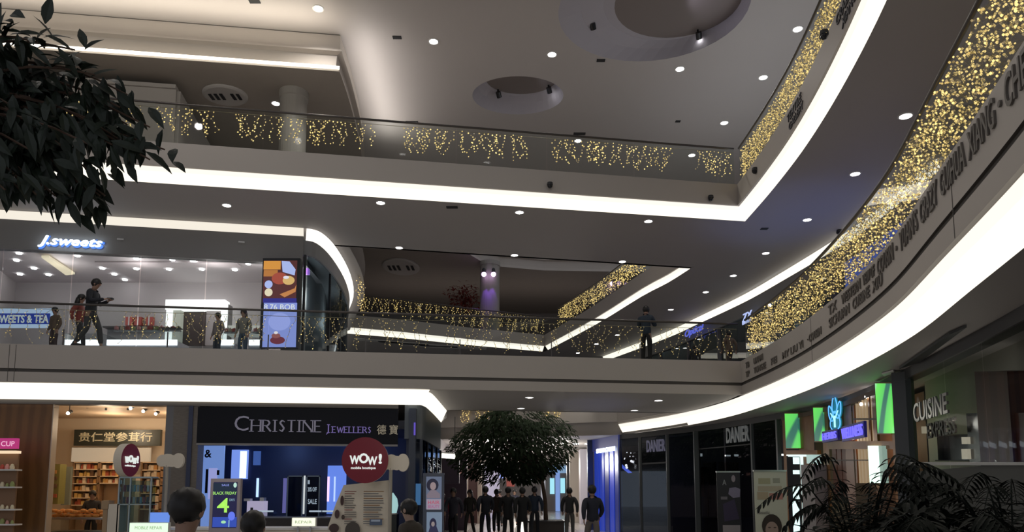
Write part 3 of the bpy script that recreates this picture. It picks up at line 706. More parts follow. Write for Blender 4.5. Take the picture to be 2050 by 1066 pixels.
# curved glass side of the sweets shop
jside = thing('storefront', 'curved dark glass corner of the sweets shop with slim mullions', 'shop front', (-5.8, 24, F2))
JS = arclen(JC)
MB().sweep([row(JC[:24], .14, 8.80), row(JC[:24], .16, 8.35), row(JC[:24], .22, 8.33)]).build('header', mat('corner_header', (.30, .30, .30), .45), jside)
for i in range(7):
    q = [on(JC, JS, .3 + i * 1.9 + 1.86 * j / 5)[0] for j in range(6)]
    MB().sweep([row(q, .2, F2), row(q, .2, 8.34)]).build('glass_panel', glass_d, jside)
    c = q[0]; MB().box(c.x - .26, c.x - .2, c.y - .03, c.y + .03, F2, 8.34).build('mullion', dark, jside)
st('wall_shop_corner', MB().sweep([row(JC[:26], 1.0, F2), row(JC[:26], 1.0, 8.8)]).poly([tuple(p) for p in off(JC[:26], .15)] + [tuple(p) for p in reversed(off(JC[:26], 1.05))], 8.79), mat('corner_wall', (.42, .43, .43), .6))
lamp('corner_fill', 'POINT', (-6.15, 22.3, 7.6), 14, (.9, 1, 1), .15); lamp('corner_fill', 'POINT', (-6.4, 26.0, 7.6), 14, (.9, 1, 1), .15)  # added points brightening the wall behind the dark corner glass
st('wall_corner_panel', MB().obox((-6.45, 20.36), (-5.95, 20.44), .1, F2, 8.1), mat('corner_panel', (.22, .22, .21), .5))
p = at(613, 541, Y=20.7); single(MB().box(p.x - .08, p.x + .08, p.y, p.y + .1, p.z - .12, p.z).box(p.x - .07, p.x + .07, p.y - .02, p.y + .1, p.z, p.z + .05), 'wall_lamp', emi('violet_lamp2', (.45, .2, .8), 1.6), 'small violet lamp just right of the cake screen', 'lamp')
st('wall_left', MB().box(-18.2, -18, 10, 40, 0, 15), g_wall)

# middle storey shops on the right
dshop = mat('dark_shopfront', (0.045, 0.05, 0.055), 0.3)
t = thing('storefront', 'row of dark glass shop fronts on the middle storey, behind the golden light curtain', 'shop front', (9.5, 22, F2))
RWo = off(RW, .0); RS = arclen(RWo)
MB().sweep([row(RW, -.02, 8.80), row(RW, -.02, 8.25), row(RW, -.2, 8.25)]).build('header', jhead, t)
for i in range(9):
    q = [on(RWo, RS, .3 + i * 2.7 + 2.62 * j / 4)[0] for j in range(5)]
    MB().sweep([row(q, -.1, F2), row(q, -.1, 8.25)]).build('glass_panel', glass_d, t)
    c = q[0]; MB().box(c.x, c.x + .14, c.y - .07, c.y + .07, F2, 8.25).build('mullion', mat('mauve_mullion', (.12, .10, .11), .5), t)
st('wall_right_shops', MB().sweep([row(RW, -1.6, F2), row(RW, -1.6, 9.1)]), mat('dim_teal_wall', (.10, .13, .14), .6))
lamp('shop_light', 'POINT', (9.9, 27, 7.6), 30, (.75, .9, 1), .2); lamp('shop_light', 'POINT', (10.4, 20, 7.6), 20, (.4, .55, 1), .2)
def wall_sign(body, px0, px1, py0, py1, curve, m, label, dd=.12, shear=0, bold=.02, name='shop_sign', back=None, side=1):
    pm = (py0 + py1) / 2; a, b = cpt(curve, px0, pm), cpt(curve, px1, pm); fn = facing(a, b); c = (a + b) / 2
    z0, z1 = at((px0 + px1) / 2, py1, Y=c.y).z, at((px0 + px1) / 2, py0, Y=c.y).z
    t = thing(name, label, 'sign', (c.x, c.y, z0)); L = (b - a).length
    mb = MB(); text_on(mb, body, 0, L, z0, z1, lambda u, v, d: fn(u, v, d + dd), .03, shear, bold); mb.build('letters', m, t)
    if back: mb = MB(); mb.add([fn(u, v, dd - e) for e in (.0, .06) for u, v in ((-.06, z0 - .05), (L + .06, z0 - .05), (L + .06, z1 + .05), (-.06, z1 + .05))], [(0, 1, 2, 3), (7, 6, 5, 4), (0, 4, 5, 1), (1, 5, 6, 2), (2, 6, 7, 3), (3, 7, 4, 0)]); mb.build('board', back, t)
    return t
wall_sign('Optical', 1382, 1421, 655, 673, RW, emi('sign_indigo', (.12, .15, .75), .9), 'indigo glowing script sign above the bridge rail on the middle storey', .25, .3)
wall_sign('ZX', 1503, 1522, 626, 639, RW, emi('sign_paleblue', (.5, .6, 1), .9), 'pale blue sign on a dark shop window beside the gold lights, its upper line', .3)
wall_sign('Bebe', 1502, 1520, 640, 648, RW, emi('sign_paleblue', (.5, .6, 1), .9), 'pale blue sign on a dark shop window beside the gold lights, its lower line', .3)
p = at(1541, 612, Y=22.3); single(MB().ball(p, .05, 8, 5), 'window_lamp', lens_m, 'tiny white lamp in the dark window next to the golden curtain', 'lamp')
# blue lit window behind the golden curtain
t = thing('blue_screen', 'large blue glowing shop window behind the middle of the golden light curtain', 'screen', (9.6, 19.4, 6.4))
q = [p for p in RW if 16 < p.y < 21.0]; mb = MB().sweep([row(q, .12, 6.2), row(q, .12, 8.2)]); mb.build('screen', emi('blue_glow', (.05, .10, .42), .9), t)
MB().sweep([row(q, .13, 8.2), row(q, .13, 8.26), row(q, -.05, 8.26)]).sweep([row(q, .13, 6.14), row(q, .13, 6.2)]).build('frame', dark, t)

# ================================================================ GROUND FLOOR, LEFT SHOPS
wood = stripes('brown_wood', (.20, .095, .030), (.15, .07, .022), 1.2, 'X', .4, dist=3, sharp=.3)
LF = off([Vector((-18, 16.95)), Vector((-12.3, 17.62)), Vector((-2.9, 18.72))], .10)
st('wall_shop_band', MB().sweep([row(LF, 0, 3.83), row(LF, 0, 3.72), row(LF, .3, 3.72)]), mat('band_brown', (.16, .145, .13), .5))
def lfy(px, py=950): return cpt(LF, px, py)
def lwall(name, px0, px1, z0, z1, m, th=.3, d=.02):
    a, b = off([lfy(px0), lfy(px1)], d); return st(name, MB().obox(a, b, th, z0, z1, side=1), m)
lwall('wall_wood_panel', -60, 96, 0, 3.74, wood)
stone = mat('stone_pier', (.17, .15, .13), .7, noise=.35, nscale=9)
nt = stone.node_tree; mp = nt.nodes.new('ShaderNodeMapping'); mp.inputs['Scale'].default_value = (1, 1, 7)
lk = [l for l in nt.links if l.to_node.type == 'TEX_NOISE'][0]; nt.links.new(lk.from_socket, mp.inputs['Vector']); nt.links.new(mp.outputs['Vector'], [n for n in nt.nodes if n.type == 'TEX_NOISE'][0].inputs['Vector'])
lwall('wall_stone_pier', 341, 393, 0, 3.74, stone, .5)
lwall('trim_7', 326, 341, 0, 3.74, mat('grey_frame', (.16, .16, .165), .4), .3)
lwall('trim_8', 92, 98, 0, 3.74, mat('lit_frame', (.5, .42, .33), .4), .25)
# pink sign and niche at the edge
t = thing('shop_sign', 'small pink sign at the left edge above a lit food display', 'sign', at(15, 905, Y=17.0))
mb = MB(); pbox(mb, -30, 878, 33, 899, 17.05, .1); mb.build('board', emi('pink_sign', (.55, .04, .22), .7), t)
mb = MB(); x0, x1, z0, z1 = rect(2, 884, 29, 894, 17.04); text_on(mb, 'CUP', x0, x1, z0, z1, lambda u, v, d: (u, 17.045 - d, v), .01); mb.build('lettering', emi('pink_text', (.95, .5, .7), .8), t)
t = thing('food_display', 'lit glass food display below the pink sign', 'display case', at(10, 1066, Y=17.0))
mb = MB(); pbox(mb, -40, 905, 31, 1066, 17.1, .05); mb.build('back_panel', mat('display_back', (.28, .16, .09), .5), t)
for i, y in enumerate((940, 975, 1020, 1050)):
    mb = MB(); pbox(mb, -40, y, 30, y + 3, 16.9, .25); mb.build('shelf_board', white, t)
mb = MB(); pbox(mb, -40, 903, 31, 908, 16.9, .2); mb.build('light_strip', emi('food_lamp', (1, .75, .5), .9), t)
rnd = random.Random(5)
for y in (940, 975, 1020, 1050):
    for px in (3, 13, 23):
        p = at(px, y, Y=17.0); r = rnd.uniform(.03, .05)
        single(MB().lathe([(.001, 0), (r, 0), (r * 1.1, r), (r * .6, r * 2.4), (.001, r * 2.6)], (p.x, 17.02, p.z), 10), 'food_tub', cm[rnd.randrange(4)], 'small food tub on a shelf under the pink sign', 'food tub', 'food tubs under the pink sign')
# pastry shop interior
BZ = 3.98; BB = 24.0
warm = mat('cream_wall', (.62, .52, .40), .6)
st('wall_bakery_back', MB().box(-16.5, -9.2, BB, BB + .1, 0, BZ), warm)
st('wall_bakery_sides', MB().obox((-12.2, 18.1), (-15.9, BB), .1, 0, BZ).obox((-8.55, 18.7), (-9.6, BB), .1, 0, BZ), warm)
st('ceiling_10', MB().poly([(-13.5, 17.9), (-8.4, 18.3), (-9.0, BB + .1), (-17, BB + .1)], BZ), mat('bakery_ceiling', (.55, .42, .30), .6))
for x, y in ((-11.2, 20.2), (-12.2, 22.5), (-10.2, 22.4)): lamp('bakery_light', 'POINT', (x, y, 3.45), 40, (1, .78, .54), .15)
for i, (px, py) in enumerate(((139, 828), (264, 818), (289, 824), (312, 810), (314, 829))):
    p = at(px, py, Y=20.4 + .35 * i)
    t = thing('track_spotlight', 'small bright spotlight under the warm ceiling of the pastry shop', 'spotlight', (p.x, p.y, BZ), 0, 'spotlights in the pastry shop')
    MB().tube([(p.x, p.y, BZ), (p.x, p.y, p.z + .04)], .012, 6).tube([(p.x, p.y + .08, p.z + .06), (p.x, p.y - .06, p.z)], .05, 10).build('housing', dark, t)
    MB().ball((p.x, p.y - .07, p.z - .01), .045, 8, 5).build('lens', emi('spot_lens', (1, .93, .8), 14), t)
for i, (px, py) in enumerate(((175, 818), (212, 822), (256, 822))):
    p = at(px, py, Y=21); single(MB().tube([(p.x, p.y, BZ), (p.x, p.y, p.z)], .03, 8), 'hanging_hook', dark, 'short dark rod under the pastry shop ceiling', 'hook', 'rods under the pastry shop ceiling')
t = thing('shop_sign', 'black sign with pale Chinese characters inside the pastry shop', 'sign', at(235, 895, Y=23.4))
mb = MB(); pbox(mb, 148, 861, 321, 893, 23.4, .12); mb.build('board', mat('sign_black', (.02, .025, .02), .4), t)
mb = MB(); x0, x1, z0, z1 = rect(158, 866, 305, 885, 23.39); text_on(mb, '\u8d35\u4ec1\u5802\u53c2\u8338\u884c', x0, x1, z0, z1, lambda u, v, d: (u, 23.395 - d, v), .01, 0, .01); mb.build('characters', mat('sign_gold', (.55, .52, .38), .5), t)
mb = MB(); pbox(mb, 143, 897, 300, 925, 23.5, .08); single(mb, 'glow_board', emi('cream_panel', (1, .80, .56), .30), 'cream lit panel between the black sign and the shelves', 'light panel')
def shelfunit(px0, px1, py0, py1, Y, rows, label, gl, nc, parts=None, cols=None):
    x0, x1, z0, z1 = rect(px0, py0, px1, py1, Y); z0 = max(z0, .0)
    t = thing('shelf_unit', label, 'shelves', ((x0 + x1) / 2, Y, z0))
    MB().box(x0, x0 + .04, Y, Y + .3, 0, z1).box(x1 - .04, x1, Y, Y + .3, 0, z1).build('side', mat('shelf_wood', (.28, .16, .08), .5), t)
    MB().box(x0, x1, Y + .28, Y + .3, 0, z1).build('back_panel', mat('shelf_back', (.42, .28, .16), .5), t)
    for r in range(rows + 1):
        z = z0 + (z1 - z0) * r / rows; MB().box(x0, x1, Y, Y + .28, z - .02, z + .01).build('shelf_board', mat('shelf_cream', (.7, .55, .38), .5), t)
        if r == rows: continue
        for k in range(nc):
            x = x0 + .07 + (x1 - x0 - .14) * (k + .5) / nc; h = (z1 - z0) / rows * rnd.uniform(.45, .8); w_ = (x1 - x0) / nc * .36
            mb = MB()
            if (k + r) % 3: mb.box(x - w_, x + w_, Y + .05, Y + .2, z + .01, z + .01 + h)
            else: mb.lathe([(.001, 0), (w_, 0), (w_, h * .75), (w_ * .6, h * .85), (w_ * .6, h), (.001, h)], (x, Y + .12, z + .01), 8)
            single(mb, 'packed_goods', (cols or pk)[rnd.randrange(len(cols or pk))], gl, 'package', gl)
pk = [mat('pack_red', (.40, .09, .04), .5), mat('pack_gold', (.65, .42, .12), .5), mat('pack_cream', (.75, .62, .45), .5), mat('pack_brown', (.16, .08, .04), .5), mat('pack_amber', (.55, .28, .08), .5)]
shelfunit(143, 196, 926, 1012, 23.2, 6, 'warm lit wall shelves left of the seated counter clerk, five tiers', 'packaged goods on the pastry shop shelves, first bay', 6)
shelfunit(198, 240, 926, 968, 23.2, 3, 'warm lit wall shelves above the clerk', 'packaged goods on the shelves above the clerk', 5)
shelfunit(280, 322, 926, 1020, 22.6, 6, 'warm lit wall shelves beside the grey door frame', 'packaged goods on the shelves beside the grey frame', 5)
t = thing('green_cabinet', 'narrow yellow-green cabinet at the left of the pastry shop', 'cabinet', at(105, 1010, Y=20.5))
mb = MB(); pbox(mb, 99, 930, 118, 1010, 20.6, .3); mb.build('body', mat('olive', (.22, .20, .05), .5), t)
for y in (942, 955, 970, 990): mb = MB(); pbox(mb, 98, y, 112, y + 7, 20.55, .08); mb.build('package', pk[(y // 3) % 5], t)
mb = MB(); pbox(mb, 124, 935, 140, 1012, 21.6, .1); single(mb, 'wall_mirror', mat('mirror_green', (.25, .30, .27), .1, .6), 'tall greenish mirror between cabinet and shelves', 'mirror')
t = thing('pastry_counter', 'glass counter heaped with golden pastries at the shop window', 'display counter', at(145, 1066, Y=19.2))
mb = MB(); pbox(mb, 96, 1037, 205, 1041, 19.0, .6); mb.build('top', metal, t)
mb = MB(); pbox(mb, 96, 1041, 205, 1110, 19.05, .5); mb.build('glass_case', glass_s, t)
mb = MB(); x0, x1, z0, z1 = rect(98, 1058, 203, 1066, 19.1); mb.box(x0, x1, 19.1, 19.5, z0, z0 + .03); mb.build('tray', metal, t)
rnd = random.Random(9)
for i in range(40):
    px = 99 + (i % 20) * 5.2; yy = 1036 - (i // 20) * 9 - rnd.uniform(0, 5); p = at(px, yy, Y=19.25)
    zt = at(px, 1037, Y=19.25).z
    single(MB().ball((p.x, 19.25 + .12 * (i % 3), max(zt + .045, p.z)), .06, 8, 5, (1.3, 1, .8)), 'pastry', mat('pastry_gold', (.72, .33, .08), .6, noise=.3, nscale=20), 'golden bun heaped on the window counter of the pastry shop', 'pastry', 'golden pastries on the window counter')

# ---------------------------------------------------------------- the jeweller
cb = mat('jeweller_board', (.006, .007, .012), .5, spec=.2)
a, b = lfy(395, 850), lfy(822, 850); fn = facing(a, b); LL = (b - a).length
zt, zb = 3.70, at(600, 887, Y=18.1).z
t = thing('shop_sign', 'long black jeweller sign board with pale serif capitals and two Chinese characters', 'sign', ((a.x + b.x) / 2, (a.y + b.y) / 2, zb))
def fbox(mb, u0, u1, z0, z1, d0, d1): return mb.add([fn(u, v, d) for d in (d0, d1) for u, v in ((u0, z0), (u1, z0), (u1, z1), (u0, z1))], [(0, 1, 2, 3), (7, 6, 5, 4), (0, 4, 5, 1), (1, 5, 6, 2), (2, 6, 7, 3), (3, 7, 4, 0)])
fbox(MB(), 0, LL, zb, zt, -.1, 0).build('board', cb, t)
fbox(MB(), 0, LL, zb - .05, zb, -.1, .01).build('lower_trim', mat('grey_strip', (.25, .24, .24), .4), t)
def pu(px, py=850):
    c = cpt([a, b], px, py); return (c - a).length
sl = mat('sign_letter', (.26, .24, .27), .4, .3, emit=(.5, .5, .75), es=.10); sl2 = mat('sign_letter_violet', (.2, .16, .35), .4, emit=(.4, .3, .9), es=.22); sl3 = mat('sign_letter_cream', (.42, .38, .3), .4, emit=(.8, .7, .5), es=.12)
def cz(py): return at(600, py, Y=18.2).z
mb = MB(); text_on(mb, 'C', pu(470), pu(498), cz(862), cz(832), lambda u, v, d: fn(u, v, d), .03, 0, -.005)
x = 500
# serifed capitals drawn as strokes
def serif_word(mb, word, u0, u1, z0, z1, st_=.022):
    G = {'H': [((0, 0), (0, 1), 1), ((1, 0), (1, 1), 1), ((0, .5), (1, .5), 0)], 'R': [((0, 0), (0, 1), 1), ((0, 1), (.6, .97), 0), ((.6, .97), (.85, .76), 1), ((.85, .76), (.6, .52), 1), ((.6, .52), (0, .5), 0), ((.4, .5), (1, 0), 1)],
         'I': [((.5, 0), (.5, 1), 1)], 'S': [((.9, .85), (.55, 1), 0), ((.55, 1), (.15, .78), 1), ((.15, .78), (.85, .3), 1), ((.85, .3), (.5, 0), 1), ((.5, 0), (.1, .16), 0)],
         'T': [((.5, 0), (.5, 1), 1), ((0, 1), (1, 1), 0)], 'N': [((0, 0), (0, 1), 0), ((0, 1), (1, 0), 1), ((1, 0), (1, 1), 0)], 'E': [((0, 0), (0, 1), 1), ((0, 1), (.85, 1), 0), ((0, .5), (.7, .5), 0), ((0, 0), (.9, 0), 0)],
         'J': [((.6, 1), (.6, .1), 1), ((.6, .1), (.2, -.1), 0)], 'W': [((0, 1), (.28, 0), 1), ((.28, 0), (.5, .9), 0), ((.5, .9), (.74, 0), 1), ((.74, 0), (1, 1), 0)], 'L': [((0, 0), (0, 1), 1), ((0, 0), (.85, 0), 0)]}
    W = {'I': .35, 'T': .8, 'S': .62, 'E': .72, 'N': .95, 'H': .9, 'R': .8, 'J': .4, 'W': 1.2, 'L': .7}
    tot = sum(W[c] + .22 for c in word) - .22; k = (u1 - u0) / tot; u = u0; h = z1 - z0
    def seg(p, q, wd):
        dx, dz = q[0] - p[0], q[1] - p[1]; l = math.hypot(dx, dz) or 1; nx, nz = -dz / l * wd / 2, dx / l * wd / 2
        c = [(p[0] + nx, p[1] + nz), (q[0] + nx, q[1] + nz), (q[0] - nx, q[1] - nz), (p[0] - nx, p[1] - nz)]
        mb.add([fn(a_, b_, d) for d in (0.0, .03) for a_, b_ in c], [(0, 1, 2, 3), (7, 6, 5, 4), (0, 4, 5, 1), (1, 5, 6, 2), (2, 6, 7, 3), (3, 7, 4, 0)])
    for ch in word:
        w_ = W[ch] * k
        for p, q, hv in G[ch]:
            P, Q = (u + p[0] * w_, z0 + p[1] * h), (u + q[0] * w_, z0 + q[1] * h); seg(P, Q, st_ * (1.5 if hv else .8))
            if abs(p[0] - q[0]) < .01 and abs(p[1] - q[1]) > .8:
                for e in (P, Q): seg((e[0] - st_ * 2.2, e[1]), (e[0] + st_ * 2.2, e[1]), st_ * .7)
        u += w_ + .22 * k
serif_word(mb, 'HRISTINE', pu(504), pu(645), cz(863), cz(840), .026); mb.build('letters', sl, t)
mb = MB(); serif_word(mb, 'J', pu(652), pu(662), cz(866), cz(848), .017); serif_word(mb, 'EWELLERS', pu(666), pu(743), cz(864), cz(852), .015); mb.build('letters', sl2, t)
mb = MB(); text_on(mb, '\u5fb7\u5bf6', pu(755), pu(799), cz(867), cz(847), lambda u, v, d: fn(u, v, d), .03, 0, .004, spacing=1.5); mb.build('characters', sl3, t)
# jeweller's room
CBK = 22.0
navy = mat('navy_wall', (.03, .04, .09), .4)
st('wall_jeweller_back', MB().box(-9.0, -2.6, CBK, CBK + .1, 0, 3.72), navy)
st('wall_jeweller_sides', MB().obox((-7.95, 18.2), (-8.7, CBK), .1, 0, 3.72).box(-2.75, -2.6, 19.2, CBK, 0, 3.72), navy)
st('ceiling_11', MB().poly([(-8.0, 18.3), (-2.6, 18.9), (-2.6, CBK), (-9, CBK)], 3.2), mat('navy_ceiling', (.05, .05, .09), .5))
for x, y in ((-6.9, 20.2), (-4.6, 20.6)): lamp('jeweller_light', 'POINT', (x, y, 2.9), 22, (.25, .42, 1), .2)
CY = 19.3
t = thing('poster_board', 'tall pale blue jeweller panel with a dark ampersand beside the stone pier', 'panel', at(421, 1040, Y=CY))
mb = MB(); pbox(mb, 397, 893, 446, 1060, CY, .06); mb.build('panel', emi('panel_blue', (.16, .27, .62), .85), t)
mb = MB(); x0, x1, z0, z1 = rect(410, 901, 424, 917, CY); text_on(mb, '&', x0, x1, z0, z1, lambda u, v, d: (u, CY - d, v), .01, 0, .02); mb.build('lettering', black, t)
mb = MB(); pbox(mb, 411, 940, 416, 988, CY - .012, .01); pbox(mb, 434, 942, 439, 952, CY - .012, .01); mb.build('slot', black, t)
mb = MB(); pbox(mb, 417, 938, 434, 1000, CY - .01, .01); mb.build('picture', emi('panel_lilac', (.35, .38, .75), .8), t)
t = thing('light_box', 'bright blue-white light box above the green digital sign', 'light box', at(478, 958, Y=CBK - .12))
mb = MB(); pbox(mb, 463, 901, 495, 960, CBK - .12, .1); mb.build('housing', emi('lbx_blue', (.2, .32, .85), .9), t)
mb = MB(); pbox(mb, 480, 904, 493, 958, CBK - .14, .02); mb.build('diffuser', emi('lbx_white', (.75, .92, 1.0), 1.3), t)
mb = MB(); pbox(mb, 507, 904, 521, 932, CBK - .05, .05); single(mb, 'wall_picture', emi('pic_navy', (.05, .11, .36), .8), 'small square blue picture right of the bright light box', 'picture')
mb = MB(); pbox(mb, 513, 958, 517, 996, CBK - .05, .04); single(mb, 'tube_lamp', emi('tube_blue', (.45, .65, 1), 1.4), 'thin vertical blue tube lamp in the jeweller shop', 'lamp')
mb = MB(); pbox(mb, 566, 958, 571, 1028, CY + .1, .1); single(mb, 'door_mullion', emi('post_violet', (.12, .12, .35), .8), 'violet lit glass door post in the jeweller front', 'post')
t = thing('pink_display', 'pale pink display house on the jeweller counter', 'display', at(510, 1036, Y=CY + .2))
mb = MB(); pbox(mb, 494, 1004, 528, 1038, CY + .2, .3); mb.build('body', emi('pinkish', (.55, .5, .72), .6), t)
mb = MB(); pbox(mb, 501, 1017, 506, 1032, CY + .18, .02); mb.build('opening', black, t)
mb = MB(); pbox(mb, 488, 999, 500, 1004, CY + .2, .2); pbox(mb, 520, 997, 528, 1004, CY + .2, .2); mb.build('corner_block', white, t)
for (x0p, x1p, y0p, y1p, nm) in ((574, 606, 953, 1032, 'left of the thin bright bar'), (612, 640, 953, 1032, 'right of the bright bar, printed')):
    t = thing('glass_screen', 'dark framed glass panel in the jeweller front, ' + nm, 'glass panel', at((x0p + x1p) / 2, 1060, Y=CY))
    x0, x1, z0, z1 = rect(x0p, y0p, x1p, y1p, CY)
    MB().box(x0, x0 + .03, CY, CY + .05, 0, z1).box(x1 - .03, x1, CY, CY + .05, 0, z1).box(x0, x1, CY, CY + .05, z1 - .03, z1).build('frame', mat('steel_blue', (.2, .25, .3), .3, .6), t)
    MB().box(x0 + .03, x1 - .03, CY + .02, CY + .03, 0, z1 - .03).build('pane', glass_d, t)
    if x0p > 600:
        mb = MB()
        for s_, y0, y1 in (('1', 962, 970), ('20% OFF', 976, 985), ('SALE', 1000, 1010)):
            X0, X1, Z0, Z1 = rect(616, y0, 634 if s_ != '1' else 620, y1, CY - .01); text_on(mb, s_, X0, X1, Z0, Z1, lambda u, v, d: (u, CY - .005 - d, v), .005, 0, .02)
        mb.build('lettering', emi('pale_print', (.5, .62, .75), .5), t)
mb = MB(); pbox(mb, 607, 953, 610, 1030, CY - .02, .03); single(mb, 'light_bar', emi('thin_bar', (.7, .75, .75), .8), 'thin pale vertical bar between the two glass panels', 'light bar')
mb = MB(); pbox(mb, 655, 933, 692, 1030, CBK - .05, .05); single(mb, 'glow_board', emi('royal_blue', (.13, .24, .78), .95), 'royal blue lit panel left of the red disc sign', 'light panel')
mb = MB(); pbox(mb, 655, 955, 659, 1005, CBK - .09, .03); single(mb, 'tube_lamp', emi('tube_pink', (.85, .6, .95), 1.2), 'thin pink vertical tube lamp on the royal blue panel', 'lamp')
mb = MB(); pbox(mb, 668, 955, 671, 1005, CBK - .09, .03); single(mb, 'tube_lamp', emi('tube_blue2', (.45, .6, 1.0), 1.1), 'thin pale blue vertical tube lamp on the royal blue panel', 'lamp')
t = thing('jewel_counter', 'low dark counter with a bright glass top across the jeweller front', 'display counter', at(570, 1066, Y=CY - .3))
x0, x1, z0, z1 = rect(448, 1035, 690, 1066, CY - .3)
MB().box(x0, x1, CY - .3, CY + .3, 0, z1 - .04).build('base', mat('counter_dark', (.035, .03, .028), .4), t)
MB().box(x0, x1, CY - .32, CY + .32, z1 - .04, z1).build('top', mat('counter_steel', (.25, .27, .33), .25, .5), t)
for px0, px1, w_ in ((498, 548, 'under the pink display'), (620, 644, 'left of a pair'), (646, 668, 'right of a pair')):
    x0, x1, z0, z1 = rect(px0, 1023, px1, 1034, CY - .1); tz = at(570, 1035, Y=CY - .3).z
    t = thing('jewel_case', 'small glass jewel case with a bright strip, ' + w_, 'display case', ((x0 + x1) / 2, CY - .1, tz))
    MB().box(x0, x1, CY - .15, CY + .15, tz, tz + .12).build('case', glass_s, t); MB().box(x0, x1, CY - .16, CY - .13, tz + .11, tz + .15).build('light_strip', emi('case_light', (.7, .85, 1), 1.2 if px0 > 600 else .5), t)
p = at(710, 1018, Y=CY); 
t = thing('necklace_bust', 'pale turquoise necklace bust right of the kiosk board', 'display bust', at(788, 1030, Y=CY))
q = [at(786, 1028, Y=CY), at(789, 1012, Y=CY), at(790, 1000, Y=CY), at(785, 988, Y=CY)]
MB().tube([tuple(v) for v in q], [.10, .11, .07, .03], 12).build('bust', emi('bust_cyan', (.45, .75, .75), .7), t, smooth=True)
MB().lathe([(.001, 0), (.13, 0), (.13, .03), (.001, .03)], (q[0].x, q[0].y, q[0].z - .03), 14).build('base', white, t)
single(MB().box(q[0].x - .25, q[0].x + .12, CY - .1, CY + .3, 0, q[0].z - .03), 'display_plinth', mat('plinth_dark', (.02, .025, .022), .5), 'dark plinth under the turquoise bust', 'plinth')
# dark corner of the jeweller: posts and curved header
st('trim_9', MB().box(-2.62, -2.45, 18.75, 18.95, 0, 3.72), mat('post_navy', (.04, .05, .075), .3))
cc = crom([(-2.75, 18.85), (-2.45, 18.95), (-2.32, 19.3), (-2.28, 20.2), (-2.28, 23.6)], 5)
st('wall_corner_header', MB().sweep([row(cc, 0, 3.84), row(cc, 0, 2.95), row(cc, .3, 2.95)]), mat('header_bluegrey', (.10, .12, .14), .3))
t = thing('storefront', 'dark blue glass corner of the jeweller turning into the passage', 'shop front', (-2.4, 20.5, 0))
for i in range(4): MB().box(-2.36, -2.33, 19.1 + i * 1.3, 20.36 + i * 1.3, 0, 2.95).build('glass_panel', glass('navy_glass', (.18, .25, .38), .004), t)
for i in range(5): MB().box(-2.38, -2.31, 19.06 + i * 1.3, 19.1 + i * 1.3, 0, 2.95).build('mullion', mat('post_navy', (.04, .05, .075), .3), t)
p = at(830, 872, Y=18.74); single(MB().box(p.x - .02, p.x + .02, 18.71, 18.76, p.z, p.z + .32), 'tube_lamp', emi('tube_violet', (.12, .08, .5), .9), 'dim violet vertical lamp on the jeweller corner', 'lamp')
mb = MB(); pbox(mb, 832, 969, 842, 1012, 18.71, .04); single(mb, 'glow_board', emi('teal_dim', (.04, .13, .28), .8), 'dim blue panel on the jeweller corner post', 'light panel')
# ================================================================ GROUND FLOOR, RIGHT SIDE
R1 = crom([(4.08, 28.7), (5.3, 26.6), (6.6, 23.9), (7.35, 21.2), (7.75, 18.6), (7.6, 16.0), (7.14, 13.5), (6.65, 11.2), (6.05, 8.6), (5.3, 6.0), (4.4, 3.6)], 6)
RS1 = arclen(R1)
def r1(px, py=980): return cpt(R1, px, py)
def wbox(mb, px0, px1, py0, py1, d0=-.05, d1=.05, curve=None, mi=None, pm=None):
    """a block lying on the curved shop line between two pixels columns; d towards the hall"""
    cv = curve or R1; pm = pm or (py0 + py1) / 2; a, b = cpt(cv, px0, pm), cpt(cv, px1, pm)
    t = (b - a).normalized(); n = Vector((t.y, -t.x)); vs_ = []
    for d in (d0, d1):
        for p, px in ((a, px0), (b, px1)):
            zz = at(px, py1, Y=p.y).z, at(px, py0, Y=p.y).z
            vs_ += [(p.x + n.x * d, p.y + n.y * d, zz[0]), (p.x + n.x * d, p.y + n.y * d, zz[1])]
    return mb.add(vs_, [(0, 1, 3, 2), (4, 6, 7, 5), (0, 4, 5, 1), (2, 3, 7, 6), (0, 2, 6, 4), (1, 5, 7, 3)], mi)
def seg_wall(px0, px1, z0, z1, d0, mb=None, n=6):
    a, b = r1(px0), r1(px1); s0, s1 = sorted((s_at(R1, RS1, Y=a.y), s_at(R1, RS1, Y=b.y)))
    q = [on(R1, RS1, s0 + (s1 - s0) * j / n)[0] for j in range(n + 1)]
    return (mb or MB()).sweep([row(q, -d0, z0), row(q, -d0, z1)])
def wc(px, py): c = cpt(R1, px, py); return (c.x, c.y, 0)
RC = 3.80
# header above the shops and the walls behind them
st('wall_right_header', MB().sweep([row(R1, 0, RC), row(R1, 0, 3.62), row(R1, .25, 3.62)]), mat('header_dark', (.06, .06, .065), .4))
st('wall_right', MB().sweep([row(R1, 2.6, 0), row(R1, 2.6, RC)]), mat('dim_wall', (.05, .05, .055), .6))
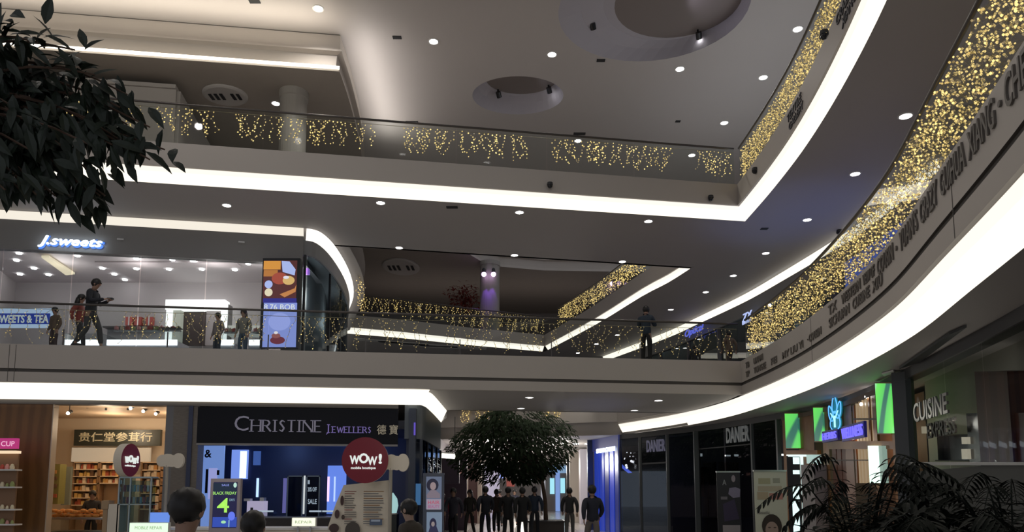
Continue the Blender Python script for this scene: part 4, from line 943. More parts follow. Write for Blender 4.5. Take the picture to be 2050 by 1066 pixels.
# dark leather shop
t = thing('storefront', 'long black glass fashion shop front beyond the wooden shop, ending at the blue shop', 'shop front', wc(1400, 950))
sg = glass('black_glass', (.10, .12, .14), .015)
for a, b in ((1243, 1282), (1285, 1336), (1341, 1392), (1401, 1452), (1455, 1508), (1513, 1560)):
    seg_wall(a, b, 0, 3.62, .0).build('glass_panel', sg, t)
for px in (1240, 1283, 1338, 1397, 1510, 1562):
    c = r1(px); w_ = .05 if px != 1397 else .10; MB().box(c.x - w_, c.x + w_, c.y - .06, c.y + .06, 0, 3.62).build('post', mat('post_grey', (.075, .08, .085), .4), t)
mb = MB(); seg_wall(1287, 1336, 2.6, 2.66, .03, mb); seg_wall(1402, 1508, 3.0, 3.04, .03, mb); mb.build('transom', dark, t)
wall_sign('DANIER', 1297, 1334, 881, 905, R1, mat('sign_steel', (.25, .25, .33), .35, .4, emit=(.5, .5, .8), es=.07), 'dim steel letters on the black shop front, the smaller set beside the blue shop', .04)
wall_sign('DANIER', 1457, 1503, 855, 886, R1, mat('sign_steel2', (.25, .26, .27), .35, .4, emit=(.6, .65, .65), es=.06), 'dim tall letters on the black shop front, the larger set above the poster stand', .04)
for n, (px0, py0, px1, py1, w_) in enumerate(((1371, 908, 1383, 914, 'square'), (1536, 909, 1553, 913, 'bar'), (1428, 911, 1437, 914, 'small'), (1446, 910, 1452, 914, 'tiny'))):
    single(wbox(MB(), px0, px1, py0, py1, -.5, -.45), 'ceiling_lamp', emi('inner_lamp', (.9, .9, .85), 1.6 if n < 2 else .5), 'white %s lamp seen inside the black fashion shop' % w_, 'lamp')
rnd = random.Random(21)
for i in range(12):
    c = at(rnd.uniform(1250, 1272), rnd.uniform(905, 945), Y=27.9)
    single(MB().ball(tuple(c), .022 if i > 3 else .05, 6, 4), 'window_light', emi('spark', (.75, .78, .85), 1.0), 'tiny sparkling light in the dark window beside the blue shop', 'light', 'sparkling lights in the dark window')
st('wall_fashion_inner', wbox(wbox(MB(), 1372, 1394, 925, 1066, -.9, -.8), 1402, 1436, 925, 1066, -.9, -.8), mat('inner_brown', (.10, .075, .065), .6))
t = thing('clothes_rack', 'dim reddish coats hanging inside the black fashion shop', 'clothes rail', wc(1380, 1000))
wbox(MB(), 1374, 1383, 935, 995, -.7, -.55).build('coat', mat('coat_red', (.18, .06, .045), .7), t)
wbox(MB(), 1384, 1392, 940, 1000, -.7, -.55).build('coat', mat('coat_dark', (.05, .04, .05), .7), t)
wbox(MB(), 1372, 1394, 932, 934, -.66, -.6).build('rail', metal, t)
# standing portrait poster, dark
def stand(px0, px1, py0, Y, label, items, name='banner_stand', back=None, kk=0.0):
    x0, x1, z0, z1 = rect(px0, py0, px1, 1066, Y)
    t = thing(name, label, 'banner', ((x0 + x1) / 2, Y, 0))
    MB().box(x0, x1, Y, Y + .02, .08, z1).build('panel', back, t)
    MB().box(x0 - .02, x1 + .02, Y - .12, Y + .14, 0, .08).build('base', metal, t)
    MB().box(x0 - .01, x1 + .01, Y - .015, Y + .03, z1 - .01, z1 + .025).build('top_bar', metal, t)
    pic(t, Y, items, kk); return t
stand(1436, 1483, 946, 19.6, 'dark portrait poster stand in front of the black fashion shop', [('e', (.30, .26, .28), (1468, 959, 4, 7)), ('p', (.22, .20, .28), [(1458, 990), (1460, 978), (1472, 976), (1482, 980), (1481, 996), (1468, 998)]),
      ('t', (.30, .32, .32), ('A', 1446, 961, 1454, 972)), ('r', (.16, .15, .17), (1443, 995, 1456, 1001)), ('p', (.04, .03, .07), [(1447, 1010), (1470, 1000), (1480, 1040), (1450, 1045)]), ('r', (.30, .27, .28), (1447, 1052, 1482, 1066))], back=mat('poster_black', (.02, .02, .025), .5))
stand(1511, 1576, 944, 16.8, 'cream banner stand with a printed portrait of a dark haired woman', [('r', (.36, .34, .22), (1518, 958, 1542, 970)), ('r', (.30, .30, .24), (1547, 958, 1561, 968)), ('r', (.42, .36, .27), (1517, 974, 1565, 984)), ('r', (.40, .32, .22), (1516, 986, 1538, 1001)), ('r', (.45, .20, .17), (1540, 988, 1567, 1001)),
      ('t', (.18, .17, .16), ('Beautiful', 1519, 1024, 1540, 1030)), ('e', (.035, .025, .02), (1545, 1054, 20, 24)), ('e', (.36, .26, .22), (1545, 1062, 13, 17)), ('e', (.07, .05, .04), (1540, 1057, 3, 1.4)), ('e', (.07, .05, .04), (1551, 1057, 3, 1.4)), ('p', (.035, .025, .02), [(1530, 1050), (1545, 1040), (1562, 1052), (1556, 1044), (1540, 1036), (1531, 1042)])],
      back=mat('banner_cream', (.52, .52, .43), .6))
# wooden shop with green panels
t = thing('storefront', 'brown wooden shop front with green lit panels and a blue leaf sign', 'shop front', wc(1690, 950))
wd = stripes('orange_wood', (.34, .15, .045), (.26, .10, .03), 1.6, 'X', .4, dist=2, sharp=.3)
GS = [(1574, 1580), (1606, 1637), (1655, 1667), (1700, 1716), (1759, 1766), (1797, 1806)]
for a, b in GS: seg_wall(a, b, 0, 3.62, .04, n=2).build('wood_pier', wd, t)
wbox(wbox(MB(), 1576, 1640, 902, 911), 1655, 1800, 884, 900, -.04, .02).build('wood_beam', wd, t)
st('wall_wood_shop_back', seg_wall(1575, 1765, 0, 3.62, -.9), mat('shop_inner_brown', (.16, .08, .04), .6))
gp = mat('green_panel', (.1, .3, .1), .3, emit=(.10, .62, .12), es=1.0); nt = gp.node_tree; b_ = nt.nodes['Principled BSDF']
tc = nt.nodes.new('ShaderNodeTexCoord'); wv = nt.nodes.new('ShaderNodeTexWave'); wv.inputs['Scale'].default_value = .22; wv.inputs['Distortion'].default_value = 2.5; wv.bands_direction = 'DIAGONAL'
rr = nt.nodes.new('ShaderNodeValToRGB'); rr.color_ramp.elements[0].color = (.02, .12, .10, 1); rr.color_ramp.elements[0].position = .03
rr.color_ramp.elements[1].color = (.10, .60, .12, 1); rr.color_ramp.elements[1].position = .10; e_ = rr.color_ramp.elements.new(.8); e_.color = (.14, .80, .10, 1); e_ = rr.color_ramp.elements.new(.98); e_.color = (.35, .72, .45, 1)
nt.links.new(tc.outputs['Object'], wv.inputs[0]); nt.links.new(wv.outputs['Fac'], rr.inputs[0]); nt.links.new(rr.outputs[0], b_.inputs['Emission Color'])
for px0, px1, py0, py1, w_ in ((1579, 1605, 829, 898, 'smallest and furthest along the wooden shop'), (1637, 1655, 817, 884, 'narrow one left of the leaf sign'), (1765, 1797, 768, 868, 'largest, beside the dark restaurant post')):
    t2 = thing('green_glow_board', 'green glowing panel with a dark curve, ' + w_, 'light panel', wc((px0 + px1) / 2, 900))
    wbox(MB(), px0, px1, py0, py1, .05, .10).build('screen', gp, t2)
    wbox(wbox(MB(), px0 - 1, px1 + 1, py0 - 2, py0, .04, .12), px0 - 1, px1 + 1, py1, py1 + 2, .04, .12).build('frame', wd, t2)
seg_wall(1575, 1806, 3.55, 3.66, .08).build('top_rail', mat('rail_brown', (.12, .07, .04), .5), t)
# slatted screen
t2 = thing('slat_screen', 'tall wooden slat screen with cream lit slats right of the leaf sign', 'screen', wc(1738, 900))
for i in range(8):
    px = 1713 + i * 6.2; y0 = 812 - (px - 1713) * .55
    wbox(MB(), px, px + 3.2, y0, 968, -.02, .03).build('slat', emi('slat_lit', (.60, .43, .25), .42) if i in (1, 2, 3, 4, 6) else wd, t2)
wbox(wbox(MB(), 1712, 1762, 838, 841, .03, .06), 1667, 1762, 921, 923, .03, .06).build('cross_rail', mat('rail_dark', (.07, .04, .025), .5), t2)
for i in range(4): wbox(MB(), 1669 + i * 10, 1677 + i * 10, 884, 1000, -.02, .02).build('slat', mat('slat_rose', (.24, .12, .09), .5), t2)
for px, py in ((1727, 811), (1737, 796)): p = cpt(R1, px, py); single(MB().ball((p.x - .08, p.y - .1, at(px, py, Y=p.y).z), .035, 8, 5), 'spotlight', lens_m, 'small bright lamp on the slat screen, ' + ('lower' if px < 1730 else 'upper'), 'lamp')
# leaf neon
pts_c = cpt(R1, 1682, 828); a, b = cpt(R1, 1664, 828), cpt(R1, 1702, 828); fnl = facing(a, b); L = (b - a).length; z0, z1 = at(1682, 862, Y=pts_c.y).z, at(1682, 794, Y=pts_c.y).z; H = z1 - z0
t2 = thing('neon_sign', 'blue neon leaf sign of three teal leaves over the blue dotted sign', 'sign', (pts_c.x, pts_c.y, z0))
def LP_(u, v, d=.12): return Vector(fnl(u * L, z0 + v * H, d))
def leaf(cx, cy, w_, h_, tilt, n=18):
    o = []
    for k in range(n):
        a_ = 2 * math.pi * k / n; x = w_ * math.sin(a_) * (0.75 + .25 * math.cos(a_)) ; y = h_ * (-math.cos(a_))
        o.append((cx + x * math.cos(tilt) - y * math.sin(tilt) * .9, cy + x * math.sin(tilt) * .5 + y * math.cos(tilt)))
    return o
neon = emi('neon_blue', (.12, .45, 1.0), 1.3); teal = emi('leaf_teal', (.0, .16, .22), .8)
for nm, o in (('top_leaf', leaf(.5, .75, .17, .25, 0)), ('left_leaf', leaf(.28, .52, .15, .25, .35)), ('right_leaf', leaf(.72, .56, .15, .25, -.35)), ('lower_leaf', leaf(.5, .27, .34, .28, 0))):
    mb = MB(); pp = [LP_(u, v, .10) for u, v in o]; mb.prism(pp, None, LP_(0, 0, .085) - LP_(0, 0, .10)); lo = mb.build(nm, teal, t2)
    mb = MB(); qq = [LP_(u, v, .13) for u, v in o]; mb.tube([tuple(x) for x in qq + [qq[0]]], .014, 6); mb.build('tube', neon, lo)
MB().tube([tuple(LP_(.5, .08, .14)), tuple(LP_(.5, .42, .14))], .022, 6).tube([tuple(LP_(.5, .3, .14)), tuple(LP_(.3, .52, .14))], .014, 6).tube([tuple(LP_(.5, .3, .14)), tuple(LP_(.7, .54, .14))], .014, 6).build('stem', emi('neon_pale', (.35, .8, 1), 1.5), t2)
led = emi('led_blue', (.16, .14, 1.0), 1.3); ledb = mat('led_board', (.01, .01, .08), .4, emit=(.01, .01, .2), es=.25)
wall_sign('HERBS', 1661, 1689, 866, 880, R1, led, 'blue dotted light sign under the leaf, its small left word', .16, 0, .0, name='led_sign', back=ledb)
wall_sign('WELLNESS', 1701, 1744, 854, 876, R1, led, 'blue dotted light sign under the leaf, its larger right word', .16, 0, .0, name='led_sign', back=ledb)
# bright doorway of the wooden shop
t2 = thing('lit_doorway', 'bright cyan-white doorway of the wooden shop beside the cream banner', 'doorway', wc(1608, 1066))
wl = emi('cyan_white', (.70, .95, .92), 1.25)
wbox(wbox(MB(), 1583, 1632, 911, 915, -.05, .08), 1609, 1614, 912, 1066, -.02, .06).build('frame', wl, t2)
wbox(wbox(MB(), 1621, 1632, 914, 946, -.1, .0), 1616, 1626, 990, 1066, -.1, .0).build('inner_glow', wl, t2)
wbox(MB(), 1615, 1622, 914, 1066, -.12, -.08).build('glass_panel', emi('cyan_mid', (.25, .5, .5), .7), t2)
for y0, y1 in ((916, 930), (942, 950), (975, 1000), (1004, 1066)): wbox(MB(), 1586, 1594, y0, y1, -.1, -.02).build('reflection_lamp', wl, t2)
wbox(MB(), 1596, 1608, 914, 1066, -.15, -.1).build('door_leaf', mat('door_olive', (.13, .14, .12), .3), t2)
wbox(MB(), 1624, 1634, 946, 1066, .0, .03).build('door_edge', mat('teal_edge', (.02, .08, .10), .3), t2)
t2 = thing('cream_cabinet', 'pale grey cabinet with a small lit top box beside the bright doorway', 'cabinet', wc(1650, 1066))
wbox(MB(), 1637, 1664, 931, 1066, .08, .4).build('body', mat('cab_grey', (.30, .27, .27), .5), t2)
wbox(MB(), 1638, 1652, 911, 929, .1, .3).build('lit_box', emi('box_cyan', (.5, .7, .65), .75), t2)
wbox(wbox(MB(), 1638, 1663, 970, 972, .4, .41), 1638, 1663, 980, 981, .4, .41).build('seam', dark, t2)
single(wbox(MB(), 1756, 1776, 893, 968, .08, .16), 'light_column', emi('tube_green', (.72, 1.0, .85), 1.6), 'bright greenish white vertical light in the wooden front', 'lamp')
single(wbox(MB(), 1776, 1783, 893, 968, .05, .14), 'side_board', emi('tube_green2', (.35, .5, .42), .6), 'duller side panel of the bright vertical light', 'panel')
# restaurant with glass front
t = thing('storefront', 'dim glass restaurant front at the right edge with a heavy dark post', 'shop front', wc(1900, 900))
c = r1(1812, 850); MB().obox((c.x - .12, c.y + .1), (c.x + .12, c.y - .1), .25, 0, 3.75).build('post', mat('post_slate', (.065, .07, .075), .4), t)
for a, b in ((1820, 1905), (1906, 1985), (1986, 2120)): seg_wall(a, b, 0, 3.60, .0).build('glass_panel', glass('rest_glass', (.62, .66, .64), .005), t)
st('wall_restaurant', seg_wall(1766, 2130, 0, 3.8, -.9), mat('rest_wall', (.34, .32, .29), .6))
st('column', wbox(MB(), 1946, 2010, 745, 1066, -.5, -.1), stripes('redwood', (.12, .035, .022), (.08, .02, .015), 3.0, 'X', .4))
st('column', wbox(MB(), 2010, 2034, 828, 1066, -.5, -.15), MATS['redwood'])
t2 = thing('dark_booth', 'black box unit behind the restaurant glass, beside the red-brown column', 'cabinet', wc(1930, 930))
wbox(MB(), 1908, 1946, 829, 928, -.7, -.2).build('body', black, t2)
t2 = thing('wall_screen', 'black television hanging behind the restaurant glass below the letters', 'television', wc(1870, 900))
wbox(MB(), 1836, 1901, 874, 922, -.4, -.32).build('screen', mat('tv_black', (.006, .008, .016), .15), t2)
wbox(wbox(MB(), 1834, 1903, 871, 874, -.42, -.30), 1834, 1903, 922, 924, -.42, -.30).build('bezel', dark, t2)
wall_sign('CUISINE', 1838, 1908, 798, 838, R1, mat('chrome_letters', (.35, .37, .36), .15, .7), 'shiny metal letters across the restaurant glass, upper row', .05, 0, .01)
wall_sign('EXPRESS', 1846, 1902, 842, 874, R1, mat('reflected_letters', (.14, .12, .11), .3, .5), 'dull dark letters painted as the reflection of the shiny metal row', -.1, 0, .01)  # reflection of the row above, painted as a second row of letters
single(wbox(MB(), 1818, 2060, 926, 932, -.1, .05), 'window_ledge', mat('ledge', (.16, .16, .15), .4), 'pale ledge running along the restaurant glass', 'ledge')
st('wall_restaurant_base', seg_wall(1814, 2130, 0, 1.95, .02), mat('base_dark', (.02, .023, .02), .6))
for px0, px1, py0, py1, c_, w_ in ((1826, 1838, 855, 869, (.45, .38, .28), 'small cream glow left of the television'), (1903, 1913, 876, 890, (.55, .48, .38), 'small cream lamp at the upper corner of the television'), (1903, 1914, 900, 920, (.12, .12, .30), 'small violet lamp at the lower corner of the television'), (2037, 2055, 870, 884, (.6, .52, .45), 'small pale light at the right edge behind the glass')):
    single(wbox(MB(), px0, px1, py0, py1, -.2, -.15), 'wall_lamp', emi('glow_%d' % px0, c_, .8), w_, 'lamp')
p = at(1720, 800, z=3.78); single(MB().tube([tuple(at(1675, 812, z=3.79)), tuple(at(1725, 797, z=3.79))], .03, 6), 'ceiling_strip', mat('strip_grey', (.3, .32, .34), .4), 'thin grey strip on the low ceiling above the leaf sign', 'ceiling strip')
t2 = thing('ceiling_vent', 'long dark slot vent in the low ceiling above the restaurant', 'vent', tuple(at(1880, 690, z=3.8)))
pp = [at(1800, 735, z=3.79), at(1900, 665, z=3.79), at(1935, 650, z=3.79), at(1840, 722, z=3.79)]; MB().prism(pp, None, (0, 0, -.04)).build('grille', dark, t2)
single(MB().prism([at(1765, 747, z=3.79), at(1788, 741, z=3.79), at(1792, 744, z=3.79), at(1770, 751, z=3.79)], None, (0, 0, -.03)), 'ceiling_strip', white, 'small pale strip light, unlit, on the low ceiling over the largest green panel', 'ceiling strip')
lamp('restaurant_light', 'POINT', (6.9, 10.9, 2.6), 40, (1, .92, .85), .2)
lamp('wood_shop_light', 'POINT', (7.7, 16.4, 2.8), 30, (1, .75, .5), .2)

# ================================================================ THE PASSAGE BEYOND THE BRIDGE
st('wall_passage_left', MB().obox((-3.0, 27.0), (-3.6, 62), .2, 0, RC), mat('passage_wall', (.12, .10, .11), .6))
st('wall_passage_right', MB().obox((4.5, 40.5), (4.75, 62), .2, 0, RC), mat('passage_wall2', (.30, .27, .24), .6))
st('wall_passage_end', MB().box(-4, 5, 62, 62.2, 0, RC), mat('passage_end', (.20, .18, .18), .6))
# blue shop
t = thing('storefront', 'deep blue glowing shop front with a white sign, beyond the black fashion shop', 'shop front', (4.1, 31, 0))
BC = [Vector((3.35, 32.5)), Vector((3.75, 30.5)), Vector((4.05, 28.9))]
bgl = mat('royal_glow', (.02, .03, .2), .3, emit=(.01, .035, .33), es=.8)
for i in range(5):
    a = at(1191 + i * 10, 980, Y=31.5 - i * .6); b = at(1191 + (i + 1) * 10 - 1.2, 980, Y=31.5 - (i + 1) * .6)
    MB().obox((a.x, a.y), (b.x, b.y), .03, 0, 3.6).build('glass_panel', bgl if i in (0, 1, 3) else mat('royal_dark', (.01, .015, .08), .3, emit=(.005, .015, .12), es=.8), t)
a, b = at(1188, 980, Y=31.6), at(1241, 980, Y=28.6); MB().obox((a.x, a.y - .05), (b.x, b.y - .05), .1, 3.3, 3.8).build('header', mat('royal_header', (.03, .035, .1), .4, emit=(.02, .03, .15), es=.5), t)
MB().box(a.x - .25, a.x, a.y - .1, a.y + .1, 0, 3.8).build('pier', mat('navy_pier', (.03, .045, .08), .4), t)
bsc = [Vector((a.x, a.y - .12)), Vector((b.x, b.y - .12))]
wall_sign('SWAROVSKI', 1197, 1234, 897, 906, bsc, emi('sign_white_blue', (.75, .85, 1), 3.0), 'bright white sign on the deep blue shop front', .05, 0, .05)
c = at(1216, 899, Y=30.1); single(MB().lathe([(.001, -.16), (.07, 0), (.001, .16)], (c.x, c.y - .15, c.z), 6), 'sign_emblem', emi('sign_white_blue', (.75, .85, 1), 3.0), 'small white emblem in the middle of the bright white sign', 'sign emblem')
lamp('blue_shop_light', 'AREA', (3.2, 28.8, 2.6), 14, (.1, .18, 1), .8, (R(40), 0, R(-30)))
# cream wall, white column
def far_panel(name, px0, px1, py0, py1, Y, m, label, cat, dep=.2, floor_=False):
    x0, x1, z0, z1 = rect(px0, py0, px1, py1, Y); z0 = 0 if floor_ else z0
    mb = MB().box(x0, x1, Y, Y + dep, z0, z1)
    return single(mb, name, m, label, cat) if label else st(name, mb, m)
cr = mat('passage_cream', (.50, .44, .37), .5); lw = mat('passage_lilac', (.60, .57, .64), .5)
far_panel('column', 1162, 1184, 900, 1030, 37, lw, None, None, .8, True)
far_panel('wall_cream', 1141, 1163, 905, 1030, 39, cr, None, None, .3, True)
far_panel('wall_slate', 1135, 1142, 920, 1030, 39.5, dark, None, None, .3, True)
far_panel('column', 929, 936, 905, 1040, 36, mat('passage_tan', (.34, .27, .22), .5), None, None, .5, True)
far_panel('column', 956, 964, 905, 1040, 38, mat('passage_tan', (.34, .27, .22), .5), None, None, .5, True)
far_panel('wall_maroon', 937, 956, 915, 980, 38.5, mat('maroon_panel', (.10, .035, .03), .5), None, None, .1, True)
far_panel('wall_lilac', 969, 1000, 935, 1000, 45, mat('lilac_lit', (.45, .43, .55), .5, emit=(.4, .38, .55), es=.35), None, None, .1, True)
far_panel('glow_board', 1101, 1110, 958, 990, 61.9, emi('cyan_bright', (.40, .85, 1), .9), 'bright cyan panel at the end of the passage, left of the lilac strip', 'light panel', .05)
far_panel('glow_board', 1122, 1131, 958, 988, 61.9, emi('cyan_bright', (.40, .85, 1), .9), 'bright cyan panel at the end of the passage, right of the lilac strip', 'light panel', .05)
far_panel('glow_board', 1112, 1121, 935, 1024, 61.9, emi('periwinkle', (.22, .36, .75), .8), 'tall periwinkle light strip at the end of the passage', 'light panel', .05)
far_panel('glow_board', 1098, 1134, 933, 948, 61.9, emi('sky_blue', (.30, .5, .75), .6), 'pale blue lit band above the cyan panels', 'light panel', .05)
far_panel('glow_board', 1060, 1072, 945, 962, 61.9, emi('pale_far', (.6, .62, .75), .7), 'small pale lit panel behind the trunk of the tree', 'light panel', .05)
far_panel('glow_board', 1012, 1026, 944, 958, 61.9, emi('warm_far', (.9, .7, .6), .8), 'small warm lit shop window under the tree crown', 'light panel', .05)
far_panel('glow_board', 1000, 1008, 950, 958, 61.9, emi('blue_far', (.35, .45, 1), .9), 'tiny blue lit sign under the tree crown', 'light panel', .05)
far_panel('glow_board', 1083, 1092, 960, 1022, 61.9, emi('white_far', (.55, .55, .6), .6), 'narrow white lit panel right of the tree trunk', 'light panel', .05)
far_panel('wall_red_bits', 1014, 1030, 960, 975, 44, mat('red_far', (.25, .03, .02), .5), None, None, .05)
# linear light and dark shop band on the left of the passage
p0, p1 = at(850, 911, Y=25.2), at(910, 915, Y=25.6)
t = thing('linear_lamp', 'bright white linear lamp over the passage entrance beside the jeweller corner', 'lamp', tuple((p0 + p1) / 2))
MB().tube([tuple(p0), tuple(p1)], .075, 8).build('tube', emi('linear_white', (1, .95, .85), 3.0), t)
MB().tube([tuple(p0 + Vector((0, 0.05, .09))), tuple(p1 + Vector((0, 0.05, .09)))], .05, 6).build('housing', white, t)
for k, q in enumerate((p0, p1)): MB().tube([(q.x, q.y + .05, q.z + .1), (q.x, q.y + .05, 3.8 + .4 if k else 4.2)], .012, 5).build('hanger', dark, t)
for px, py in ((862, 895), (870, 896), (861, 878), (950, 917), (944, 923), (1155, 910), (1148, 913), (1175, 900)):
    p = at(px, py, Y=min(34, at(px, py, z=3.76).y)); single(MB().lathe([(.09, 0), (.08, -.03), (.001, -.04)], (p.x, p.y, 3.80 if p.y > 31 else p.z), 10), 'passage_downlight', lens_m, 'small round downlight over the passage', 'ceiling light', 'downlights over the passage')
st('wall_passage_band', MB().box(-3.4, -2.1, 29.5, 29.7, 1.93, 2.88), mat('band_plum', (.07, .05, .075), .5))
# two-part poster pillar
t = thing('poster_pillar', 'dark framed poster pillar with two portrait posters at the jeweller corner', 'poster', at(866, 1066, Y=18.3))
x0, x1, z0, z1 = rect(846, 948, 888, 1066, 18.3)
MB().box(x0, x1, 18.32, 18.45, 0, z1).build('frame', mat('pillar_blue', (.10, .12, .17), .4), t)
pic(t, 18.32, [('r', (.13, .16, .24), (853, 955, 884, 1020)), ('e', (.02, .02, .04), (866, 972, 12, 13)), ('e', (.33, .25, .26), (867, 974, 6, 8)), ('p', (.22, .18, .22), [(854, 992), (862, 982), (872, 982), (881, 990), (881, 998), (855, 998)]),
               ('r', (.35, .30, .38), (854, 1000, 883, 1021)), ('t', (.5, .08, .15), ('HAIR', 857, 1003, 880, 1010)), ('t', (.4, .1, .25), ('BEAUTY', 857, 1012, 880, 1018)), ('r', (.18, .24, .33), (854, 1026, 885, 1066)), ('e', (.02, .02, .05), (867, 1050, 7, 12)), ('p', (.03, .03, .07), [(858, 1066), (862, 1052), (873, 1052), (878, 1066)]), ('e', (.3, .25, .25), (867, 1050, 3.5, 5))], .75)
far_panel('glow_board', 898, 906, 942, 948, 31.16, emi('tick_white', (.8, .82, .85), .9), 'small white mark on the dark shop beyond the poster pillar', 'light panel', .04)
for px in (912, 920): far_panel('glow_board', px, px + 5, 943, 949, 31.16, emi('red_mark', (.5, .25, .22), .5), 'small reddish mark on the dark shop, %s of two' % ('left' if px < 915 else 'right'), 'light panel', .04)
st('wall_passage_shop', MB().box(-3.0, -1.9, 31.2, 31.4, 0, 3.2), mat('shop_plum', (.05, .03, .045), .5))

# ================================================================ KIOSK
K = 14.6
kw = mat('kiosk_cream', (.66, .60, .50), .6, noise=.06); dred = mat('kiosk_red', (.13, .004, .012), .4, emit=(.20, .0, .02), es=.08)
def disc(cx, cy, rx, ry, Y, th, ang, label, word_px, red=dred):
    c = at(cx, cy, Y=Y); rr_ = abs(at(cx, cy - ry, Y=Y).z - c.z)
    t = thing('round_sign', label, 'sign', (c.x, c.y, c.z - rr_))
    R_ = Matrix.Rotation(ang, 4, 'Z')
    def loc(u, v, d): q = R_ @ Vector((u, -d, 0)); return (c.x + q.x, c.y + q.y, c.z + v)
    n = 40; F = [loc(rr_ * math.cos(2 * math.pi * k / n), rr_ * math.sin(2 * math.pi * k / n), 0) for k in range(n)]
    B = [loc(rr_ * math.cos(2 * math.pi * k / n), rr_ * math.sin(2 * math.pi * k / n), -th) for k in range(n)]
    MB().add(F, [tuple(range(n))]).build('face', red, t)
    MB().add(F + B, [(k, (k + 1) % n, (k + 1) % n + n, k + n) for k in range(n)] + [tuple(range(n, 2 * n))]).build('rim', kw if ang else mat('rim_red', (.10, .01, .02), .4), t)
    wl_ = emi('wow_white', (.82, .88, .84), .85); mb = MB(); s = rr_
    for ch, u0, u1, z0, z1 in (('W', -.66, -.24, -.18, .20), ('O', -.26, .14, -.14, .30), ('W', .10, .52, -.22, .16), ('!', .58, .72, -.16, .28)):
        text_on(mb, ch, u0 * s, u1 * s, z0 * s, z1 * s, lambda u, v, d: loc(u, v, d + .005), .02, 0, .035)
    mb.build('letters', wl_, t)
    mb = MB(); text_on(mb, 'mobile boutique', -.60 * s, .46 * s, -.42 * s, -.28 * s, lambda u, v, d: loc(u, v, d + .005), .01, 0, .03); mb.build('small_letters', wl_, t)
    return t, c, rr_
t1, c1_, r1_ = disc(731, 922, 46, 46, K - .45, .10, 0.10, 'large dark red round sign with white letters on top of the cream kiosk board', None)
# tilted cream printed board
Y = K
t = thing('kiosk_board', 'cream kiosk board with faint printed lines and rounded cut-outs', 'board', at(715, 1066, Y=Y))
fr = [at(*q, Y=Y) for q in ((688, 972), (780, 962), (779, 1110), (655, 1110), (655, 1060), (672, 1010))]
MB().prism(fr, None, (0, .08, 0)).build('panel', kw, t)
items = []
rnd = random.Random(6)
for i in range(15):
    y = 984 + i * 4.6; c_ = ((.25, .07, .06) if i in (0, 1, 8, 12) else (.14, .13, .12))
    items.append(('r', c_, (690, y, 690 + rnd.uniform(14, 26), y + 1.6))); items.append(('r', (.10, .11, .13) if i % 3 else (.28, .14, .05), (728, y, 728 + rnd.uniform(25, 44), y + 1.5)))
items += [('e', (.05, .02, .02), (686, 1003, 3.6, 10)), ('e', (.06, .03, .03), (676, 1030, 5, 9)), ('e', (.06, .04, .03), (688, 1036, 3.5, 5)), ('e', (.06, .03, .03), (670, 1058, 10, 9)), ('e', (.07, .06, .05), (707, 1062, 15, 17)), ('r', (.10, .14, .22), (741, 1040, 766, 1052)), ('r', (.45, .55, .7), (744, 1041, 762, 1045))]
pic(t, Y, items, 0.0)
# cloud-shaped pointers
def cloud(cx, cy, w_, h_, Y, label, pole_to):
    c = at(cx, cy, Y=Y); sx = w_ / 1480 * Y; sz = h_ / 1480 * Y
    t = thing('cloud_sign', label, 'sign', (c.x, c.y, at(cx, pole_to, Y=Y).z))
    mb = MB()
    for q, (u, v, ru, rv) in enumerate(((-.30, .0, .20, .40), (-.10, .02, .24, .44), (.08, -.02, .22, .40), (.30, .0, .21, .50))):
        o = [Vector((c.x + sx * (u + ru * math.cos(2 * math.pi * k / 24)), c.y - .002 * q, c.z + sz * (v + rv * math.sin(2 * math.pi * k / 24)))) for k in range(24)]
        mb.prism(o, None, (0, .07, 0))
    mb.build('cloud', kw, t)
    MB().tube([(c.x - sx * .12, c.y + .03, c.z - sz * .3), (c.x - sx * .12, c.y + .03, max(0, at(cx, pole_to, Y=Y).z))], .035, 8).build('pole', mat('pole_cream', (.36, .33, .28), .4), t)
    return t
cloud(789, 927, 58, 36, K - .3, 'cream cloud-shaped sign on a pole behind the large red disc', 1110)
cloud(340, 923, 54, 30, K + .3, 'cream cloud-shaped sign on a pale pole in front of the stone pier', 1110)
t3, c3, r3 = disc(262, 922, 16, 33, K, .16, 1.50, 'narrow-looking red round sign turned sideways, beside the pastry shop', None)
t = thing('kiosk_rack', 'clear glass phone accessory rack below the sideways red sign', 'rack', at(265, 1066, Y=K))
x0, x1, z0, z1 = rect(236, 958, 300, 1066, K)
for i, (xa, xb) in enumerate(((x0, x0 + .22), (x0 + .22, x1))):
    MB().box(xa, xb, K + .02, K + .2, max(z0, .4), z1 - .05 * i).build('case', glass('case_glass', (.55, .68, .70), .1), t)
for q in (x0, x0 + .22, x1): MB().box(q - .012, q + .012, K, K + .03, 0, z1).build('upright', mat('steel_pale', (.35, .42, .43), .3, .4), t)
MB().box(x0, x1, K, K + .3, at(265, 1012, Y=K).z, at(265, 1010, Y=K).z).build('shelf', mat('steel_pale', (.35, .42, .43), .3, .4), t); MB().box(x0, x1, K, K + .3, z1, z1 + .03).build('shelf', mat('steel_pale', (.35, .42, .43), .3, .4), t)
rnd = random.Random(12)
for i in range(16):
    x = x0 + .05 + (i % 8) * (x1 - x0 - .1) / 8 + .03; z = at(265, 1009 if i < 8 else 985, Y=K).z + (.0 if i < 8 else .0)
    single(MB().box(x - .02, x + .02, K + .06, K + .08, z, z + .13), 'phone_case', [mat('pc_a', (.25, .45, .55), .3), mat('pc_b', (.6, .62, .65), .3), mat('pc_c', (.3, .08, .12), .3), mat('pc_d', (.1, .12, .15), .3)][rnd.randrange(4)], 'phone case standing in the clear kiosk rack', 'phone case', 'phone cases in the clear kiosk rack')
